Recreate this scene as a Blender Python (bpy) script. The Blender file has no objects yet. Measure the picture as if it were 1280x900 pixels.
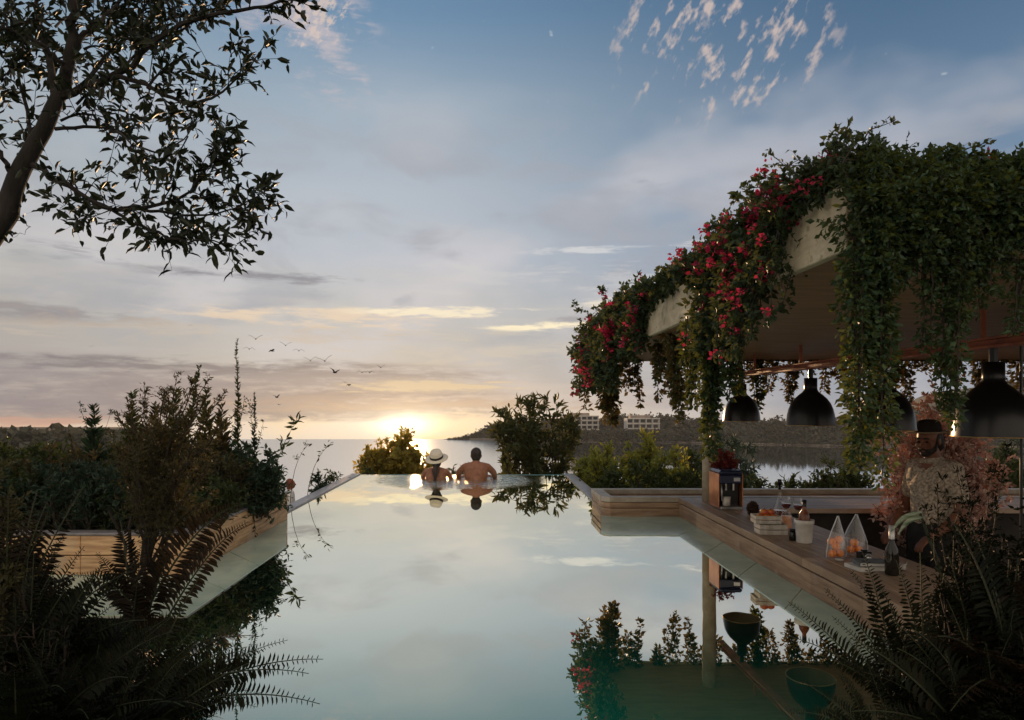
import bpy, math, numpy as np
from mathutils import Vector, Matrix
PI = math.pi
RNG = np.random.default_rng(11)
def rs(seed):
    global RNG
    RNG = np.random.default_rng(seed)
sc = bpy.context.scene
COL = sc.collection
F, CX, HY = 853.0, 614.0, 507.0          # photograph's focal length (px), vanishing point, eye level


def P(px, py, Y):
    """world point at depth Y that the photograph shows at (px, py); camera at (0,0,1) looking +Y"""
    return np.array([(px - CX) / F * Y, Y, 1 - (py - HY) / F * Y])


def lin(c):
    c = [x / 255 for x in c]
    return tuple(x / 12.92 if x < .04045 else ((x + .055) / 1.055) ** 2.4 for x in c) + (1,)


def nrm(a):
    a = np.asarray(a, float)
    return a / (np.linalg.norm(a, axis=-1, keepdims=True) + 1e-9)


# ------------------------------------------------------------------ mesh accumulator
class MB:
    def __init__(s):
        s.v, s.li, s.lt, s.n = [], [], [], 0

    def add(s, v, faces):
        v = np.asarray(v, float).reshape(-1, 3)
        for f in faces:
            s.li.append(np.asarray(f, int) + s.n); s.lt.append(np.array([len(f)]))
        s.v.append(v); s.n += len(v)

    def addq(s, v, F_):                        # F_ : (M,k) array
        v = np.asarray(v, float).reshape(-1, 3); F_ = np.asarray(F_, int)
        s.li.append((F_ + s.n).ravel()); s.lt.append(np.full(len(F_), F_.shape[1]))
        s.v.append(v); s.n += len(v)

    def box(s, x0, x1, y0, y1, z0, z1, M=None):
        v = np.array([(x, y, z) for z in (z0, z1) for y in (y0, y1) for x in (x0, x1)], float)
        if M is not None: v = np.array([M @ Vector(p) for p in v])
        s.add(v, [(0, 2, 3, 1), (4, 5, 7, 6), (0, 1, 5, 4), (2, 6, 7, 3), (0, 4, 6, 2), (1, 3, 7, 5)])
        return s

    def bbox(s, x0, x1, y0, y1, z0, z1, b=.006):   # box with chamfered edges
        X, Y, Z = (x0, x1), (y0, y1), (z0, z1); v = []; idx = {}
        for i in range(2):
            for j in range(2):
                for k in range(2):
                    c = np.array([X[i], Y[j], Z[k]]); d = np.array([1 - 2 * i, 1 - 2 * j, 1 - 2 * k]) * b
                    for ax in range(3):
                        q = c.copy()
                        for a in range(3):
                            if a != ax: q[a] += d[a]
                        idx[i, j, k, ax] = len(v); v.append(q)
        f = []
        for ax in range(3):
            a1, a2 = (ax + 1) % 3, (ax + 2) % 3
            for side in range(2):
                q = []
                for (u, w) in ((0, 0), (1, 0), (1, 1), (0, 1)):
                    ijk = [0, 0, 0]; ijk[ax] = side; ijk[a1] = u; ijk[a2] = w; q.append(idx[(*ijk, ax)])
                f.append(q if side else q[::-1])
            for u in range(2):
                for w in range(2):
                    a = [0, 0, 0]; a[a1] = u; a[a2] = w; c = list(a); c[ax] = 1
                    q = [idx[(*a, a1)], idx[(*c, a1)], idx[(*c, a2)], idx[(*a, a2)]]
                    f.append(q if (u + w) % 2 else q[::-1])
        for i in range(2):
            for j in range(2):
                for k in range(2):
                    q = [idx[i, j, k, 0], idx[i, j, k, 1], idx[i, j, k, 2]]
                    f.append(q if (i + j + k) % 2 else q[::-1])
        s.add(v, f); return s

    def tube(s, pts, rad, seg=5, cap=True):
        pts = np.asarray(pts, float); n = len(pts)
        rad = np.broadcast_to(np.asarray(rad, float), (n,))
        t = nrm(np.gradient(pts, axis=0))
        ref = np.array([0.13, .21, 1.]) if abs(t[0][2]) < .9 else np.array([1., .2, .1])
        a = nrm(np.cross(t, ref)); b = np.cross(t, a)
        th = np.linspace(0, 2 * PI, seg, endpoint=False)
        v = pts[:, None] + rad[:, None, None] * (np.cos(th)[None, :, None] * a[:, None] + np.sin(th)[None, :, None] * b[:, None])
        i = np.arange(n - 1)[:, None] * seg; j = np.arange(seg)[None]; k = (j + 1) % seg
        s.addq(v, np.stack([i + j, i + k, i + seg + k, i + seg + j], -1).reshape(-1, 4))
        if cap:
            o = s.n - n * seg
            s.li += [o + np.arange(seg)[::-1], o + (n - 1) * seg + np.arange(seg)]; s.lt += [np.array([seg])] * 2
        return s

    def lathe(s, prof, c=(0, 0, 0), seg=24, sx=1, sy=1):
        prof = np.asarray(prof, float); n = len(prof); th = np.linspace(0, 2 * PI, seg, endpoint=False)
        v = np.stack([prof[:, None, 0] * np.cos(th) * sx, prof[:, None, 0] * np.sin(th) * sy, np.repeat(prof[:, 1:2], seg, 1)], -1) + np.array(c)
        i = np.arange(n - 1)[:, None] * seg; j = np.arange(seg)[None]; k = (j + 1) % seg
        s.addq(v, np.stack([i + j, i + k, i + seg + k, i + seg + j], -1).reshape(-1, 4)); return s

    def ball(s, c, r, seg=14, rings=9, M=None):
        r = np.broadcast_to(np.asarray(r, float), (3,))
        ph = np.linspace(0, PI, rings + 1)[1:-1]; th = np.linspace(0, 2 * PI, seg, endpoint=False)
        v = np.stack([np.sin(ph)[:, None] * np.cos(th), np.sin(ph)[:, None] * np.sin(th), np.repeat(np.cos(ph)[:, None], seg, 1)], -1).reshape(-1, 3)
        v = np.vstack([v, [0, 0, 1], [0, 0, -1]]) * r
        if M is not None: v = v @ np.array(M).T
        n = rings - 1; i = np.arange(n - 1)[:, None] * seg; j = np.arange(seg)[None]; k = (j + 1) % seg
        q = np.stack([i + j, i + seg + j, i + seg + k, i + k], -1).reshape(-1, 4)
        o = s.n
        s.addq(v + np.asarray(c), q)
        for a in range(seg):
            b = (a + 1) % seg
            s.li += [np.array([o + a, o + b, o + n * seg]), np.array([o + (n - 1) * seg + b, o + (n - 1) * seg + a, o + n * seg + 1])]
            s.lt += [np.array([3]), np.array([3])]
        return s

    def prism(s, poly, z0, z1):
        n = len(poly); v = [(x, y, z0) for x, y in poly] + [(x, y, z1) for x, y in poly]
        s.add(v, [tuple(range(n))[::-1], tuple(range(n, 2 * n))] + [(i, (i + 1) % n, n + (i + 1) % n, n + i) for i in range(n)]); return s

    def mesh(s, name, off=(0, 0, 0), smooth=False):
        me = bpy.data.meshes.new(name)
        v = (np.vstack(s.v) - np.asarray(off)).astype(np.float32)
        li = np.concatenate(s.li).astype(np.int32); lt = np.concatenate(s.lt).astype(np.int32)
        me.vertices.add(len(v)); me.vertices.foreach_set('co', v.ravel())
        me.loops.add(len(li)); me.loops.foreach_set('vertex_index', li)
        me.polygons.add(len(lt)); me.polygons.foreach_set('loop_start', (np.cumsum(lt) - lt).astype(np.int32))
        me.polygons.foreach_set('loop_total', lt)
        me.polygons.foreach_set('use_smooth', np.full(len(lt), bool(smooth)))
        me.update(calc_edges=True); return me

    def build(s, name, mat, parent=None, smooth=False, label=None):
        if not s.n: return None
        off = parent['_w'] if parent is not None else (0, 0, 0)
        o = bpy.data.objects.new(name, s.mesh(name, off, smooth)); COL.objects.link(o)
        o.data.materials.append(mat)
        if parent is not None:
            o.parent = parent; o['_w'] = list(off)
        if label: o['label'] = label
        return o


def tag(o, label=None, cat=None, group=None, kind=None):
    for k, v in (('label', label), ('category', cat), ('group', group), ('kind', kind)):
        if v: o[k] = v
    return o


def thing(name, loc, label, cat, group=None):
    o = bpy.data.objects.new(name, None); COL.objects.link(o); o.location = [float(x) for x in loc]
    o.empty_display_size = .1; o['_w'] = [float(x) for x in loc]
    return tag(o, label, cat, group)


def copy_tree(o, loc, label=None, rz=0.0, scale=1.0):
    c = o.copy(); COL.objects.link(c); c.location = loc; c.rotation_euler.z = rz; c.scale = (scale,) * 3
    if label: c['label'] = label
    for ch in list(o.children):
        d = ch.copy(); COL.objects.link(d); d.parent = c
        for g in list(ch.children):
            e = g.copy(); COL.objects.link(e); e.parent = d
    return c


# ------------------------------------------------------------------ materials
class NT:
    """tiny node-expression helper"""
    def __init__(s, nt): s.nt = nt
    def n(s, t, **kw):
        x = s.nt.nodes.new(t)
        for k, v in kw.items(): setattr(x, k, v)
        return x
    def m(s, op, a, b=None, c=None, clamp=False):
        x = s.n('ShaderNodeMath', operation=op); x.use_clamp = clamp
        for i, q in enumerate((a, b, c)):
            if q is None: continue
            if isinstance(q, (int, float)): x.inputs[i].default_value = q
            else: s.nt.links.new(q, x.inputs[i])
        return x.outputs[0]
    def link(s, a, b): s.nt.links.new(a, b)
    def smooth(s, v, a, b, lo=0., hi=1.):
        x = s.n('ShaderNodeMapRange', interpolation_type='SMOOTHSTEP'); s.link(v, x.inputs[0])
        for i, q in zip((1, 2, 3, 4), (a, b, lo, hi)): x.inputs[i].default_value = q
        return x.outputs[0]
    def mix(s, fac, a, b, mode='MIX'):
        x = s.n('ShaderNodeMix', data_type='RGBA', blend_type=mode)
        for i, q in ((0, fac), (6, a), (7, b)):
            if isinstance(q, (int, float)): x.inputs[i].default_value = q
            elif isinstance(q, (tuple, list)): x.inputs[i].default_value = q
            else: s.link(q, x.inputs[i])
        return x.outputs[2]
    def noise(s, vec, scale, detail=4., rough=.55, dist=0.):
        x = s.n('ShaderNodeTexNoise'); s.link(vec, x.inputs['Vector'])
        x.inputs['Scale'].default_value = scale; x.inputs['Detail'].default_value = detail
        x.inputs['Roughness'].default_value = rough; x.inputs['Distortion'].default_value = dist
        return x.outputs[0]
    def xyz(s, x_, y_, z_=0.):
        x = s.n('ShaderNodeCombineXYZ')
        for i, q in enumerate((x_, y_, z_)):
            if isinstance(q, (int, float)): x.inputs[i].default_value = q
            else: s.link(q, x.inputs[i])
        return x.outputs[0]
    def ramp(s, v, stops):
        x = s.n('ShaderNodeValToRGB'); s.link(v, x.inputs[0]); e = x.color_ramp.elements
        while len(e) > 1: e.remove(e[-1])
        e[0].position, e[0].color = stops[0]
        for p, c in stops[1:]:
            k = e.new(p); k.color = c
        return x.outputs[0]


def newmat(name):
    m = bpy.data.materials.new(name); m.use_nodes = True; nt = m.node_tree; nt.nodes.clear()
    k = NT(nt); out = k.n('ShaderNodeOutputMaterial'); return m, k, out


def surf(name, c1, c2=None, scale=8., rough=.6, stretch=(1, 1, 1), bump=0., metal=0., spots=None, detail=6., spec=.4, island=0., bscale=None):
    """two-tone noise surface with fine bump"""
    m, k, out = newmat(name); b = k.n('ShaderNodeBsdfPrincipled'); k.link(b.outputs[0], out.inputs[0])
    tc = k.n('ShaderNodeTexCoord'); mp = k.n('ShaderNodeMapping'); mp.inputs['Scale'].default_value = stretch
    k.link(tc.outputs['Object'], mp.inputs[0]); v = mp.outputs[0]
    c2 = c2 or tuple(x * .6 for x in c1[:3]); c1 = tuple(c1[:3]) + (1,); c2 = tuple(c2[:3]) + (1,)
    nz = k.noise(v, scale, detail, .62); col = k.mix(k.smooth(nz, .32, .68), c2, c1)
    if spots:
        n2 = k.noise(tc.outputs['Object'], spots[0], 3., .6); col = k.mix(k.m('MULTIPLY', k.smooth(n2, .55, .7), spots[2]), col, spots[1] + (1,))
    if island:
        g = k.n('ShaderNodeNewGeometry'); col = k.mix(1., col, k.ramp(g.outputs['Random Per Island'], [(0, (1 - island,) * 3 + (1,)), (1, (1, 1, 1, 1))]), 'MULTIPLY')
    k.link(col, b.inputs['Base Color']); b.inputs['Roughness'].default_value = rough
    b.inputs['Metallic'].default_value = metal; b.inputs['Specular IOR Level'].default_value = spec
    if bump:
        nb = k.noise(v, bscale or scale * 3, 6., .65); bp = k.n('ShaderNodeBump'); bp.inputs['Strength'].default_value = bump; bp.inputs['Distance'].default_value = .01
        k.link(nb, bp.inputs['Height']); k.link(bp.outputs[0], b.inputs['Normal'])
    return m


def leafm(name, c1, c2, trans=(.12, .16, .02), tf=.4, rough=.5, c3=None, spec=.3):
    """leaf: per-leaf colour variation, some light passing through"""
    m, k, out = newmat(name); b = k.n('ShaderNodeBsdfPrincipled'); t = k.n('ShaderNodeBsdfTranslucent'); mx = k.n('ShaderNodeMixShader')
    g = k.n('ShaderNodeNewGeometry'); st = [(0, tuple(c1) + (1,)), (.75, tuple(c2) + (1,))]
    if c3: st.append((1, tuple(c3) + (1,)))
    col = k.ramp(g.outputs['Random Per Island'], st)
    k.link(col, b.inputs['Base Color']); b.inputs['Roughness'].default_value = rough; b.inputs['Specular IOR Level'].default_value = spec
    t.inputs[0].default_value = tuple(trans) + (1,); mx.inputs[0].default_value = tf
    k.link(b.outputs[0], mx.inputs[1]); k.link(t.outputs[0], mx.inputs[2]); k.link(mx.outputs[0], out.inputs[0]); return m


def glassm(name, col=(1, 1, 1), a=.25, rough=.05):
    """thin clear glass: mostly see-through with a gloss coat"""
    m, k, out = newmat(name); t = k.n('ShaderNodeBsdfTransparent'); g = k.n('ShaderNodeBsdfGlossy'); mx = k.n('ShaderNodeMixShader')
    t.inputs[0].default_value = tuple(col) + (1,); g.inputs['Roughness'].default_value = rough
    lw = k.n('ShaderNodeLayerWeight'); lw.inputs[0].default_value = .3
    k.link(k.m('ADD', k.m('MULTIPLY', lw.outputs['Facing'], .4), a * .14, clamp=True), mx.inputs[0])
    k.link(t.outputs[0], mx.inputs[1]); k.link(g.outputs[0], mx.inputs[2]); k.link(mx.outputs[0], out.inputs[0]); return m


M = {}
M['bark'] = surf('bark', (.035, .028, .023), (.012, .01, .008), 14, .9, (1, 1, .3), .8)
M['stem'] = surf('stem', (.045, .032, .022), (.02, .015, .01), 20, .8)
M['gstem'] = surf('green_stem', (.03, .04, .015), (.02, .022, .01), 20, .7)
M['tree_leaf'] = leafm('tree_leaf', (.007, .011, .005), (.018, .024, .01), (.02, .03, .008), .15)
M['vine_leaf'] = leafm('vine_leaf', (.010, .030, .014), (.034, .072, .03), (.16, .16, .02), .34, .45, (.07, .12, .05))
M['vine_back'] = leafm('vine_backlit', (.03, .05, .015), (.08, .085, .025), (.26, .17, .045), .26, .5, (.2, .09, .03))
M['boug_leaf'] = leafm('bougainvillea_leaf', (.012, .032, .016), (.036, .068, .028), (.12, .12, .03), .35, .45)
M['blossom'] = leafm('blossom', (.26, .008, .03), (.52, .03, .10), (.6, .04, .09), .35, .6)
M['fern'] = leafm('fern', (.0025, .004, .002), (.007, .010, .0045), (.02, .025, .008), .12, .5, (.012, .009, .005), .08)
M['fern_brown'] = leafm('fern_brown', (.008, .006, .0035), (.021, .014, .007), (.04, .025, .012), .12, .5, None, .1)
M['shrub'] = leafm('shrub', (.017, .032, .010), (.052, .07, .02), (.06, .075, .012), .3)
M['shrub_warm'] = leafm('shrub_warm', (.026, .03, .011), (.066, .06, .022), (.1, .07, .02), .3, .6)
M['shrub_cool'] = leafm('shrub_cool', (.01, .026, .015), (.032, .056, .032), (.03, .06, .02), .25)
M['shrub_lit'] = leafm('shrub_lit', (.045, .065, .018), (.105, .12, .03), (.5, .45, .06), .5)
M['olive'] = leafm('olive', (.05, .055, .012), (.10, .095, .02), (.70, .52, .10), .55)
M['oleander'] = leafm('oleander', (.018, .03, .012), (.045, .055, .022), (.14, .13, .03), .4)
M['pink_bush'] = leafm('dry_pink_bush', (.46, .25, .2), (.82, .6, .5), (.3, .14, .09), .1, .7, (.7, .34, .3))
M['maroon'] = leafm('maroon', (.10, .015, .015), (.24, .04, .035), (.3, .04, .03), .3, .6)
M['wood_l'] = surf('pale_timber', (.76, .49, .27), (.46, .265, .135), 6, .7, (.7, .7, 8), .5, spots=(4, (.50, .40, .29), .75), island=.3)
M['wood_b'] = surf('red_brown_timber', (.45, .30, .19), (.26, .16, .10), 6, .6, (.5, .5, 6), .4, spots=(5, (.40, .30, .22), .8), island=.3)
M['wood_t'] = surf('counter_timber', (.48, .325, .205), (.28, .175, .11), 6, .5, (7, .6, 1), .35, spots=(4, (.40, .30, .23), .7), island=.35)
M['wood_bk'] = surf('grey_brown_timber', (.55, .42, .31), (.36, .26, .19), 6, .55, (.5, 7, 1), .3, island=.15)
M['cap'] = surf('pale_stone_cap', (.46, .41, .34), (.33, .28, .22), 9, .6, bump=.2)
M['fascia'] = surf('travertine', (.70, .60, .42), (.48, .39, .26), 7, .75, (1, .6, 2), .6, spots=(22, (.24, .19, .12), .6))
M['soffit'] = surf('soffit_board', (.40, .225, .105), (.28, .155, .07), 3, .6, (1, 6, 1), .15)
M['column'] = surf('concrete_column', (.48, .42, .33), (.34, .28, .2), 8, .8, bump=.3, spots=(6, (.4, .22, .12), .5))
M['coping'] = surf('slate_coping', (.26, .24, .25), (.17, .16, .17), 12, .35, bump=.1)
M['basin'] = surf('pool_tile', (.05, .22, .18), (.03, .15, .13), 6, .4)
M['soil'] = surf('soil', (.03, .022, .016), (.012, .01, .007), 18, .95, bump=.9)
M['dark'] = surf('dark_render', (.05, .042, .036), (.025, .02, .018), 4, .8)
M['deck'] = surf('dark_decking', (.06, .045, .035), (.03, .022, .018), 8, .7, (1, 8, 1))
M['rail'] = surf('rusty_red_steel', (.50, .15, .08), (.30, .085, .05), 10, .55, bump=.2)
M['black'] = surf('black_enamel', (.008, .008, .009), (.006, .006, .007), 5, .3, spec=.4)
M['brass'] = surf('brass', (.6, .4, .18), (.45, .3, .12), 12, .3, metal=1)
M['lampin'] = surf('lamp_inner', (.25, .2, .13), (.2, .15, .1), 5, .4)
M['bulb'] = surf('bulb_glass', (.7, .68, .6), (.6, .58, .5), 5, .2)
M['copper'] = surf('copper', (.62, .27, .12), (.45, .17, .08), 10, .35, metal=.7)
M['navy'] = surf('navy_enamel', (.02, .03, .09), (.015, .02, .05), 5, .25)
M['steel'] = surf('steel', (.5, .5, .5), (.35, .35, .36), 15, .28, metal=.9)
M['pot'] = surf('clay_pot', (.22, .18, .13), (.13, .11, .08), 12, .85, bump=.3)
M['white'] = surf('white_paint', (.66, .63, .57), (.5, .47, .42), 12, .55, bump=.15)
M['white_wood'] = surf('whitewashed_wood', (.5, .46, .4), (.34, .3, .25), 7, .7, (6, 1, 1), .4)
M['apple'] = surf('apple', (.42, .04, .02), (.55, .28, .05), 9, .3)
M['orange'] = surf('orange', (.85, .26, .02), (.8, .2, .015), 30, .45, bump=.2)
M['cone'] = surf('pine_cone', (.09, .045, .025), (.04, .02, .012), 20, .8)
M['bottle'] = surf('dark_bottle', (.018, .014, .01), (.01, .008, .006), 5, .12)
M['wine'] = surf('wine', (.12, .02, .015), (.08, .012, .01), 5, .1)
M['amber'] = surf('amber_bottle', (.2, .06, .02), (.12, .035, .015), 5, .15)
M['foil'] = surf('foil', (.6, .58, .55), (.4, .39, .38), 25, .35, metal=.5)
M['peach'] = surf('peach_drink', (.75, .38, .2), (.68, .3, .15), 6, .3)
M['paper'] = surf('paper', (.62, .6, .55), (.52, .5, .46), 30, .8, (1, 1, 20))
M['grey'] = surf('grey_cloth', (.16, .17, .17), (.1, .105, .11), 40, .8)
M['glass'] = glassm('clear_glass')
M['film'] = glassm('clear_film', (.97, .97, .97), .55, .18)
M['skin'] = surf('tanned_skin', (.27, .115, .065), (.19, .075, .04), 14, .5, bump=.05)
M['skin_d'] = surf('bartender_skin', (.25, .10, .055), (.17, .065, .035), 14, .5)
M['hair'] = surf('dark_hair', (.016, .011, .009), (.03, .02, .015), 40, .6, (1, 1, .3), .3)
M['redhair'] = surf('auburn_hair', (.22, .05, .025), (.12, .025, .012), 40, .6)
M['shirt'] = surf('speckled_shirt', (.66, .56, .44), (.22, .16, .11), 60, .9, bump=.15)
M['pants'] = surf('dark_trousers', (.03, .028, .027), (.02, .02, .02), 20, .9)
M['hat_w'] = surf('pale_straw', (.72, .66, .54), (.55, .48, .37), 60, .8, (1, 1, 3), .3)
M['hat_d'] = surf('dark_felt', (.022, .014, .011), (.014, .01, .008), 30, .9)
M['band'] = surf('hat_band', (.03, .02, .02), (.02, .015, .015), 20, .7)
M['brim'] = surf('straw_brim', (.42, .31, .2), (.3, .21, .13), 60, .8)
M['whitecloth'] = surf('white_cloth', (.7, .68, .66), (.55, .53, .52), 20, .9)
M['swim'] = surf('swim_strap', (.03, .02, .03), (.02, .015, .02), 20, .7)
M['bird'] = surf('bird_plumage', (.03, .027, .028), (.02, .018, .02), 20, .8)
M['hill'] = surf('hill_scrub', (.05, .05, .04), (.025, .028, .024), .05, .95, detail=8.)
M['far_tree'] = leafm('far_woodland', (.025, .032, .022), (.085, .08, .055), (.05, .05, .03), .2, .8)
M['wall_w'] = surf('white_render', (.5, .47, .43), (.42, .4, .37), .3, .8)
M['pane'] = surf('dark_window', (.04, .045, .05), (.03, .03, .035), .5, .15)
M['roof_t'] = surf('roof_tile', (.3, .24, .2), (.22, .17, .14), .8, .8)
M['ground'] = surf('dry_slope', (.05, .055, .03), (.03, .03, .018), .4, .95, bump=.5, detail=8.)
M['ledge'] = surf('pale_green_reflection', (.46, .56, .45), (.33, .44, .36), 3.5, .16, (1, 1, 1), .08, spots=(2, (.40, .44, .32), .5), spec=.5)  # green-tinted reflection of the timber boards, put into a surface colour
M['sand'] = surf('shore_rock', (.2, .17, .14), (.12, .1, .085), .1, .9)
M['agave'] = surf('pale_striped_leaf', (.06, .11, .05), (.30, .34, .24), 9, .4, (1, 1, 14))

# ---- pool water: near-mirror surface over a deep green body
m, k, out = newmat('pool_water'); M['water'] = m
gl = k.n('ShaderNodeBsdfGlossy'); gl.inputs['Color'].default_value = (1.0, .975, .83, 1); gl.inputs['Roughness'].default_value = .0
body = k.n('ShaderNodeBsdfPrincipled'); body.inputs['Base Color'].default_value = (.004, .165, .12, 1); body.inputs['Roughness'].default_value = .9; body.inputs['Specular IOR Level'].default_value = 0
lw = k.n('ShaderNodeLayerWeight'); lw.inputs[0].default_value = .5
mx = k.n('ShaderNodeMixShader'); k.link(k.smooth(lw.outputs['Facing'], .52, .74, .46, .985), mx.inputs[0])
tc = k.n('ShaderNodeTexCoord'); mp = k.n('ShaderNodeMapping'); mp.inputs['Scale'].default_value = (1.2, .5, 1); k.link(tc.outputs['Object'], mp.inputs[0])
bp = k.n('ShaderNodeBump'); bp.inputs['Strength'].default_value = .055; bp.inputs['Distance'].default_value = .02
k.link(k.noise(mp.outputs[0], 2.2, 2., .5), bp.inputs['Height'])
ds = k.n('ShaderNodeVectorMath', operation='DISTANCE'); k.link(tc.outputs['Object'], ds.inputs[0]); ds.inputs[1].default_value = (-.48, 9.25, 0)
near = k.smooth(ds.outputs['Value'], 1.3, .25); b3 = k.n('ShaderNodeBump'); b3.inputs['Distance'].default_value = .06; k.link(k.m('MULTIPLY', near, 1.0), b3.inputs['Strength'])
k.link(k.noise(tc.outputs['Object'], 13., 2., .5), b3.inputs['Height']); k.link(bp.outputs[0], b3.inputs['Normal']); k.link(b3.outputs[0], gl.inputs['Normal']); k.link(k.m('MULTIPLY', near, .13), gl.inputs['Roughness'])
k.link(body.outputs[0], mx.inputs[1]); k.link(gl.outputs[0], mx.inputs[2]); k.link(mx.outputs[0], out.inputs[0])
# ---- sea
m, k, out = newmat('sea_water'); M['sea'] = m
gl = k.n('ShaderNodeBsdfGlossy'); gl.inputs['Color'].default_value = (.97, .96, .93, 1); SEAGL = gl
body = k.n('ShaderNodeBsdfDiffuse'); body.inputs[0].default_value = (.05, .10, .11, 1)
mx = k.n('ShaderNodeMixShader'); mx.inputs[0].default_value = .97
tc = k.n('ShaderNodeTexCoord'); mp = k.n('ShaderNodeMapping'); mp.inputs['Scale'].default_value = (.12, .5, 1); k.link(tc.outputs['Object'], mp.inputs[0])
bp = k.n('ShaderNodeBump'); bp.inputs['Strength'].default_value = .015; bp.inputs['Distance'].default_value = .4
sx_ = k.n('ShaderNodeSeparateXYZ'); k.link(tc.outputs['Object'], sx_.inputs[0]); k.link(k.smooth(sx_.outputs[0], -10, 28, .2, .045), SEAGL.inputs['Roughness'])
k.link(k.noise(mp.outputs[0], 1.0, 4., .6), bp.inputs['Height']); k.link(bp.outputs[0], gl.inputs['Normal'])
k.link(body.outputs[0], mx.inputs[1]); k.link(gl.outputs[0], mx.inputs[2]); k.link(mx.outputs[0], out.inputs[0])

# ------------------------------------------------------------------ sky (world), painted by azimuth and elevation
SUN_AZ, SUN_EL = math.radians(-7), math.radians(3.0)
W = bpy.data.worlds.new('World'); sc.world = W; W.use_nodes = True; W.node_tree.nodes.clear()
k = NT(W.node_tree); out = k.n('ShaderNodeOutputWorld')
tc = k.n('ShaderNodeTexCoord'); sp = k.n('ShaderNodeSeparateXYZ'); k.link(tc.outputs['Generated'], sp.inputs[0])
dx, dy, dz = sp.outputs
U = k.m('MULTIPLY', k.m('ARCTAN2', dx, dy), F); V = k.m('MULTIPLY', k.m('ARCSINE', dz), F)


def uv(px, py):
    a = (px - CX) / F; return math.atan(a) * F, math.atan((HY - py) / F / math.hypot(1, a)) * F


def ramp_col(stops):
    lo, hi = -70, 1340
    return k.ramp(k.m('DIVIDE', k.m('SUBTRACT', V, lo), hi - lo, clamp=True), [((v - lo) / (hi - lo), lin(c)) for v, c in stops])


mid = ramp_col([(-70, (235, 200, 140)), (-42, (240, 212, 158)), (-18, (238, 210, 168)), (2, (204, 182, 162)), (30, (194, 184, 173)), (70, (196, 191, 182)), (120, (192, 192, 189)), (180, (187, 193, 201)),
                (260, (179, 188, 198)), (350, (156, 173, 188)), (440, (112, 143, 172)), (500, (96, 131, 163)), (700, (92, 118, 145)), (1340, (138, 142, 146))])
right = ramp_col([(-70, (200, 180, 150)), (-42, (188, 178, 165)), (0, (152, 158, 168)), (70, (142, 155, 172)), (180, (130, 149, 172)), (300, (102, 130, 158)), (400, (80, 110, 140)), (500, (62, 94, 126)), (700, (84, 110, 138)), (1340, (138, 142, 146))])
left = ramp_col([(-70, (200, 150, 115)), (-42, (234, 194, 146)), (-20, (212, 178, 150)), (0, (168, 157, 152)), (60, (172, 166, 162)), (120, (176, 172, 165)), (200, (172, 176, 176)), (300, (154, 168, 178)), (400, (130, 152, 170)), (500, (112, 138, 160)), (700, (92, 118, 145)), (1340, (138, 142, 146))])  # overhead stops of all three ramps lifted out of view for fill light
sky = k.mix(k.smooth(U, -160, 470), mid, right); sky = k.mix(k.smooth(U, -180, -620), sky, left)
n_big = k.noise(k.xyz(k.m('DIVIDE', U, 220), k.m('DIVIDE', V, 110), 3.1), 1., 3., .5)
sky = k.mix(k.m('MULTIPLY', k.m('MULTIPLY', k.smooth(n_big, .42, .68), k.smooth(V, 430, 220)), .62), sky, lin((212, 207, 209)))
n_bg2 = k.noise(k.xyz(k.m('DIVIDE', U, 150), k.m('DIVIDE', V, 60), 7.7), 1., 5., .55, .4)
sky = k.mix(k.m('MULTIPLY', k.m('MULTIPLY', k.smooth(n_bg2, .45, .64), k.smooth(V, 380, 260)), k.m('MULTIPLY', k.smooth(V, 40, 110), .62)), sky, lin((164, 166, 174)))
n_soft = k.noise(k.xyz(k.m('DIVIDE', U, 300), k.m('DIVIDE', V, 38), 9.), 1., 5., .6)
sky = k.mix(k.m('MULTIPLY', k.m('MULTIPLY', k.smooth(n_soft, .45, .7), k.smooth(V, 240, 120)), .4), sky, lin((208, 200, 191)))
n_fil = k.noise(k.xyz(k.m('DIVIDE', U, 120), k.m('DIVIDE', V, 14), 1.), 1., 7., .62, .3)
n_puf = k.noise(k.xyz(k.m('DIVIDE', U, 60), k.m('DIVIDE', V, 34), 5.), 1., 6., .6, .2)


n_rag = k.noise(k.xyz(k.m('DIVIDE', U, 34), k.m('DIVIDE', V, 7), 2.2), 1., 5., .6, .4)


def gauss(px, py, sx, sy, tilt=0.):
    u0, v0 = uv(px, py); c, s_ = math.cos(tilt), math.sin(tilt)
    du, dv = k.m('SUBTRACT', U, u0), k.m('SUBTRACT', V, v0)
    if tilt:
        du, dv = k.m('ADD', k.m('MULTIPLY', du, c), k.m('MULTIPLY', dv, s_)), k.m('SUBTRACT', k.m('MULTIPLY', dv, c), k.m('MULTIPLY', du, s_))
    r2 = k.m('ADD', k.m('POWER', k.m('DIVIDE', du, sx), 2), k.m('POWER', k.m('DIVIDE', dv, sy), 2))
    return k.m('EXPONENT', k.m('MULTIPLY', r2, -1))


def cloud(g, noise, lo, hi, col, amt=1.):
    global sky
    nz_ = k.m('ADD', k.m('MULTIPLY', k.m('SUBTRACT', noise, .5), 3.0), k.m('MULTIPLY', k.m('SUBTRACT', n_rag, .5), 1.6))
    a = k.m('MULTIPLY', k.smooth(k.m('ADD', nz_, k.m('MULTIPLY', g, .6)), lo - .1, hi + .25), amt)
    sky = k.mix(k.m('MULTIPLY', a, k.smooth(g, .02, .35)), sky, lin(col))


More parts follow.
